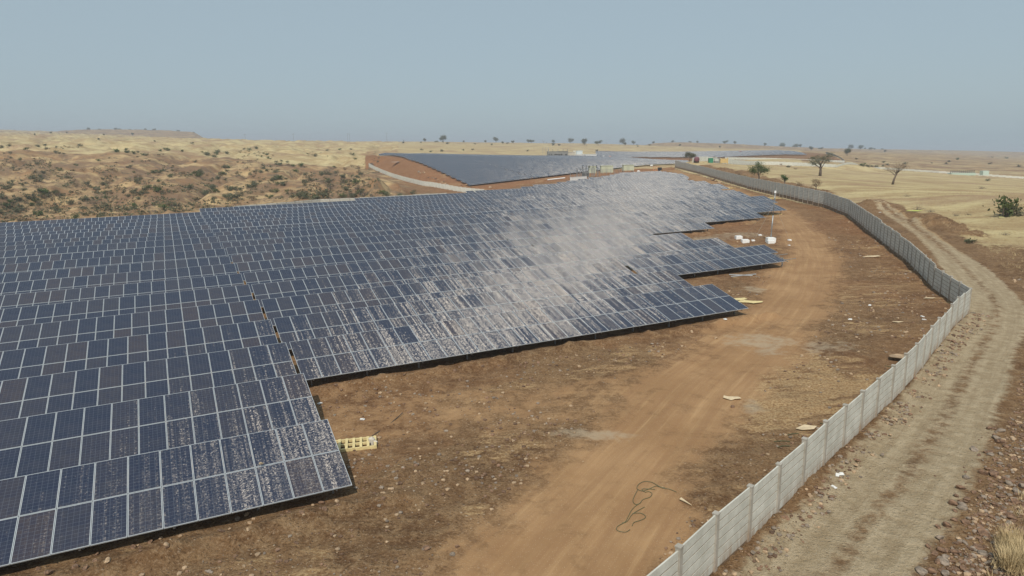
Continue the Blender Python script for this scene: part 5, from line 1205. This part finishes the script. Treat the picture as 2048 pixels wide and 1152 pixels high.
# people on the track by the wall
def skin_fig(name, label, loc, h, shirt, trousers, rot, stride):
    r = thing(name, label, 'person', tuple(loc), rot); k = h/1.72
    def sk(nm, pts, edges, rad, mat, parent):
        me = bpy.data.meshes.new(nm); me.from_pydata([tuple(c*k for c in p) for p in pts], edges, []); me.update(); o = link(nm, me, parent)
        me.materials.append(mat); md = o.modifiers.new('s', 'SKIN')
        for v, rr in zip(me.skin_vertices[0].data, rad): v.radius = (rr*k, rr*k*.85)
        me.skin_vertices[0].data[0].use_root = True; s = o.modifiers.new('sub', 'SUBSURF'); s.levels = 1; s.render_levels = 1; return o
    s = stride
    pts = [(0, 0, .93), (0, 0, 1.15), (0, 0, 1.40), (0, 0, 1.52), (0, .02, 1.64), (.09, 0, .90), (.10, s, .5), (.10, s*.6, .07), (.10, s*.6+.14, .03), (-.09, 0, .90), (-.10, -s, .5), (-.10, -s*1.6, .07), (-.10, -s*1.6+.14, .03),
           (.19, 0, 1.38), (.24, -s*.6, 1.12), (.25, s*.4, .88), (.25, s*.5, .79), (-.19, 0, 1.38), (-.24, s*.6, 1.12), (-.25, s*1.2, .88), (-.25, s*1.3, .79)]
    ed = [(0, 1), (1, 2), (2, 3), (3, 4), (0, 5), (5, 6), (6, 7), (7, 8), (0, 9), (9, 10), (10, 11), (11, 12), (2, 13), (13, 14), (14, 15), (15, 16), (2, 17), (17, 18), (18, 19), (19, 20)]
    rad = [.14, .13, .15, .055, .10, .10, .065, .045, .04, .10, .065, .045, .04, .07, .045, .035, .04, .07, .045, .035, .04]
    sk('body', pts, ed, rad, plain('skin', (.22, .13, .09), .7, .05), r)
    sk('shirt', [pts[1], pts[2], pts[13], pts[14], pts[17], pts[18], (0, 0, .98)], [(0, 1), (1, 2), (2, 3), (1, 4), (4, 5), (0, 6)], [.155, .17, .085, .065, .085, .065, .16], shirt, r)
    sk('trousers', [pts[0], pts[5], pts[6], pts[7], pts[9], pts[10], pts[11]], [(0, 1), (1, 2), (2, 3), (0, 4), (4, 5), (5, 6)], [.155, .115, .085, .065, .115, .085, .065], trousers, r)
    b = MB(); b.tube([(0, -.01*k, 1.66*k), (0, -.01*k, 1.76*k)], [.115*k, .07*k], 8); b.build('hair', M_DARK, r)
M_SH1 = plain('pale_shirt', (.62, .6, .56), .8, .05); M_SH2 = plain('dark_shirt', (.08, .08, .1), .8, .05); M_TR = plain('dark_trousers', (.05, .05, .07), .8, .05)
p1 = at(1330, 322.5, 300); p2 = at(1333.5, 322.5, 300)
skin_fig('person', 'person in a pale shirt walking on the far track by the wall', p1, 1.75, M_SH1, M_TR, .3, .12); skin_fig('person', 'person in dark clothes standing on the far track by the wall', p2, 1.7, M_SH2, M_TR, 2.2, .04)
# machine at the tip of the near array and red-brown crates
p = P(1320, 342, 300); r = thing('compressor', 'dark wheeled machine just behind the far tip of the near array', 'compressor', tuple(p)); b = MB(); b.box(-.9, .7, -.5, .5, .4, 1.5); b.build('housing', M_DARK, r); b = MB(); b.tube([(-.3, -.55, .4), (-.3, .55, .4)], .4, 12); b.build('wheel', M_DARK, r); b = MB(); b.tube([(.6, 0, .6), (1.6, 0, .3)], .06, 5); b.build('tow_bar', M_DARK, r)
p = P(1312, 342, 300); r = thing('fence_panels', 'rusty orange steel frame beside the dark wheeled machine', 'steel frame', tuple(p)); b = MB(); [b.box(x-.05, x+.05, -.05, .05, 0, 1.9) for x in (-1.1, 0, 1.1)]; b.build('uprights', M_ORG, r); b = MB(); [b.box(-1.1, 1.1, -.04, .04, z, z+.1) for z in (.3, 1.7)]; b.build('rails', M_ORG, r)
for i, (px, py, lab) in enumerate(((1269, 347.5, 'white sack right of the cream cabins, upper'), (1263, 349.5, 'white sack right of the cream cabins, lower'), (1277, 344.5, 'white sack farthest right of the cream cabins'), (1258, 351, 'white sack nearest the array behind the cabins'), (1303, 333, 'white sack below the right end of the second array'))):
    p = at(px, py, 262); b = MB(); b.tube([(-.7, 0, .3), (-.4, 0, .35), (.4, .05, .35), (.7, 0, .28)], [.15, .38, .38, .12], 8); tag(b.build('sack', M_WHITE, loc=tuple(p+np.array([0, 0, .1])), smooth=True), lab, 'sack', 'white sacks by the cabins')
p = at(1095, 361, 240); q = at(1130, 357, 240); b = MB(); d = q-p; b.tube([(0, 0, .3), tuple(d+np.array([0, 0, .3]))], .25, 6); tag(b.build('pipe', M_WHITE, loc=tuple(p)), 'long white pipe lying in front of the second array', 'pipe')
# power line poles on the skyline
for i, (px, pyb, pyt, two) in enumerate(((491, 283, 268, 0), (588, 284, 267, 0), (698, 284, 267, 1), (702, 284, 267, 2), (774, 284, 266, 0))):
    if two == 2: continue
    D = 900; p = P(px, pyb, D); h = (pyb-pyt)/1365*D; r = thing('power_pole', ['thin power pole on the left skyline beside the mesa', 'thin power pole on the skyline left of the twin pole', 'twin-legged power pole on the skyline', '', 'thin power pole on the skyline right of the twin pole'][i], 'power pole', (p[0], p[1], p[2]-1))
    for x in ((0,) if not two else (-1.3, 1.3)): b = MB(); b.tube([(x, 0, 0), (x, 0, h+1)], [.22, .14], 5); b.build('pole', M_GALV, r)
    b = MB(); b.box(-1.6, 1.6, -.1, .1, h-.5, h-.2); b.build('cross_arm', M_GALV, r)
# guy ropes / litter in the foreground
for i, (px, py) in enumerate(((1682, 950), (1675, 952), (1668, 976), (725, 840), (640, 808), (1450, 640), (1700, 640), (1740, 612), (1845, 634), (1848, 640), (1760, 425), (1578, 491), (1635, 407))):
    p = at(px, py); b = MB(); s_ = .06*(1+p[1]/40); b.box(-s_, s_, -s_*.6, s_*.6, .02, .05); b.box(-s_*.5, s_*.9, -s_*.2, s_*.7, .05, .08); o = b.build('litter', M_WHITE, loc=tuple(p)); o.rotation_euler = (0, 0, i); tag(o, 'small scrap of white litter lying on the earth', 'litter', 'white litter scraps')

# ------------------------------------------------------------------ haze
HAZE = 0.00028
b = MB(); b.box(-12500, 12500, -70, 9600, -130, 62)
mt = bpy.data.materials.new('haze'); mt.use_nodes = True; t = mt.node_tree; t.nodes.clear()
pv = nd(t, 'ShaderNodeVolumePrincipled'); pv.inputs['Color'].default_value = (.80, .86, .95, 1); pv.inputs['Density'].default_value = HAZE; pv.inputs['Anisotropy'].default_value = 0.0
oo = nd(t, 'ShaderNodeOutputMaterial'); L(t, pv.outputs[0], oo.inputs['Volume'])
o = b.build('haze', mt); tag(o, None, None, None, 'stuff'); o.rotation_euler = (0, math.atan(FALL), 0)
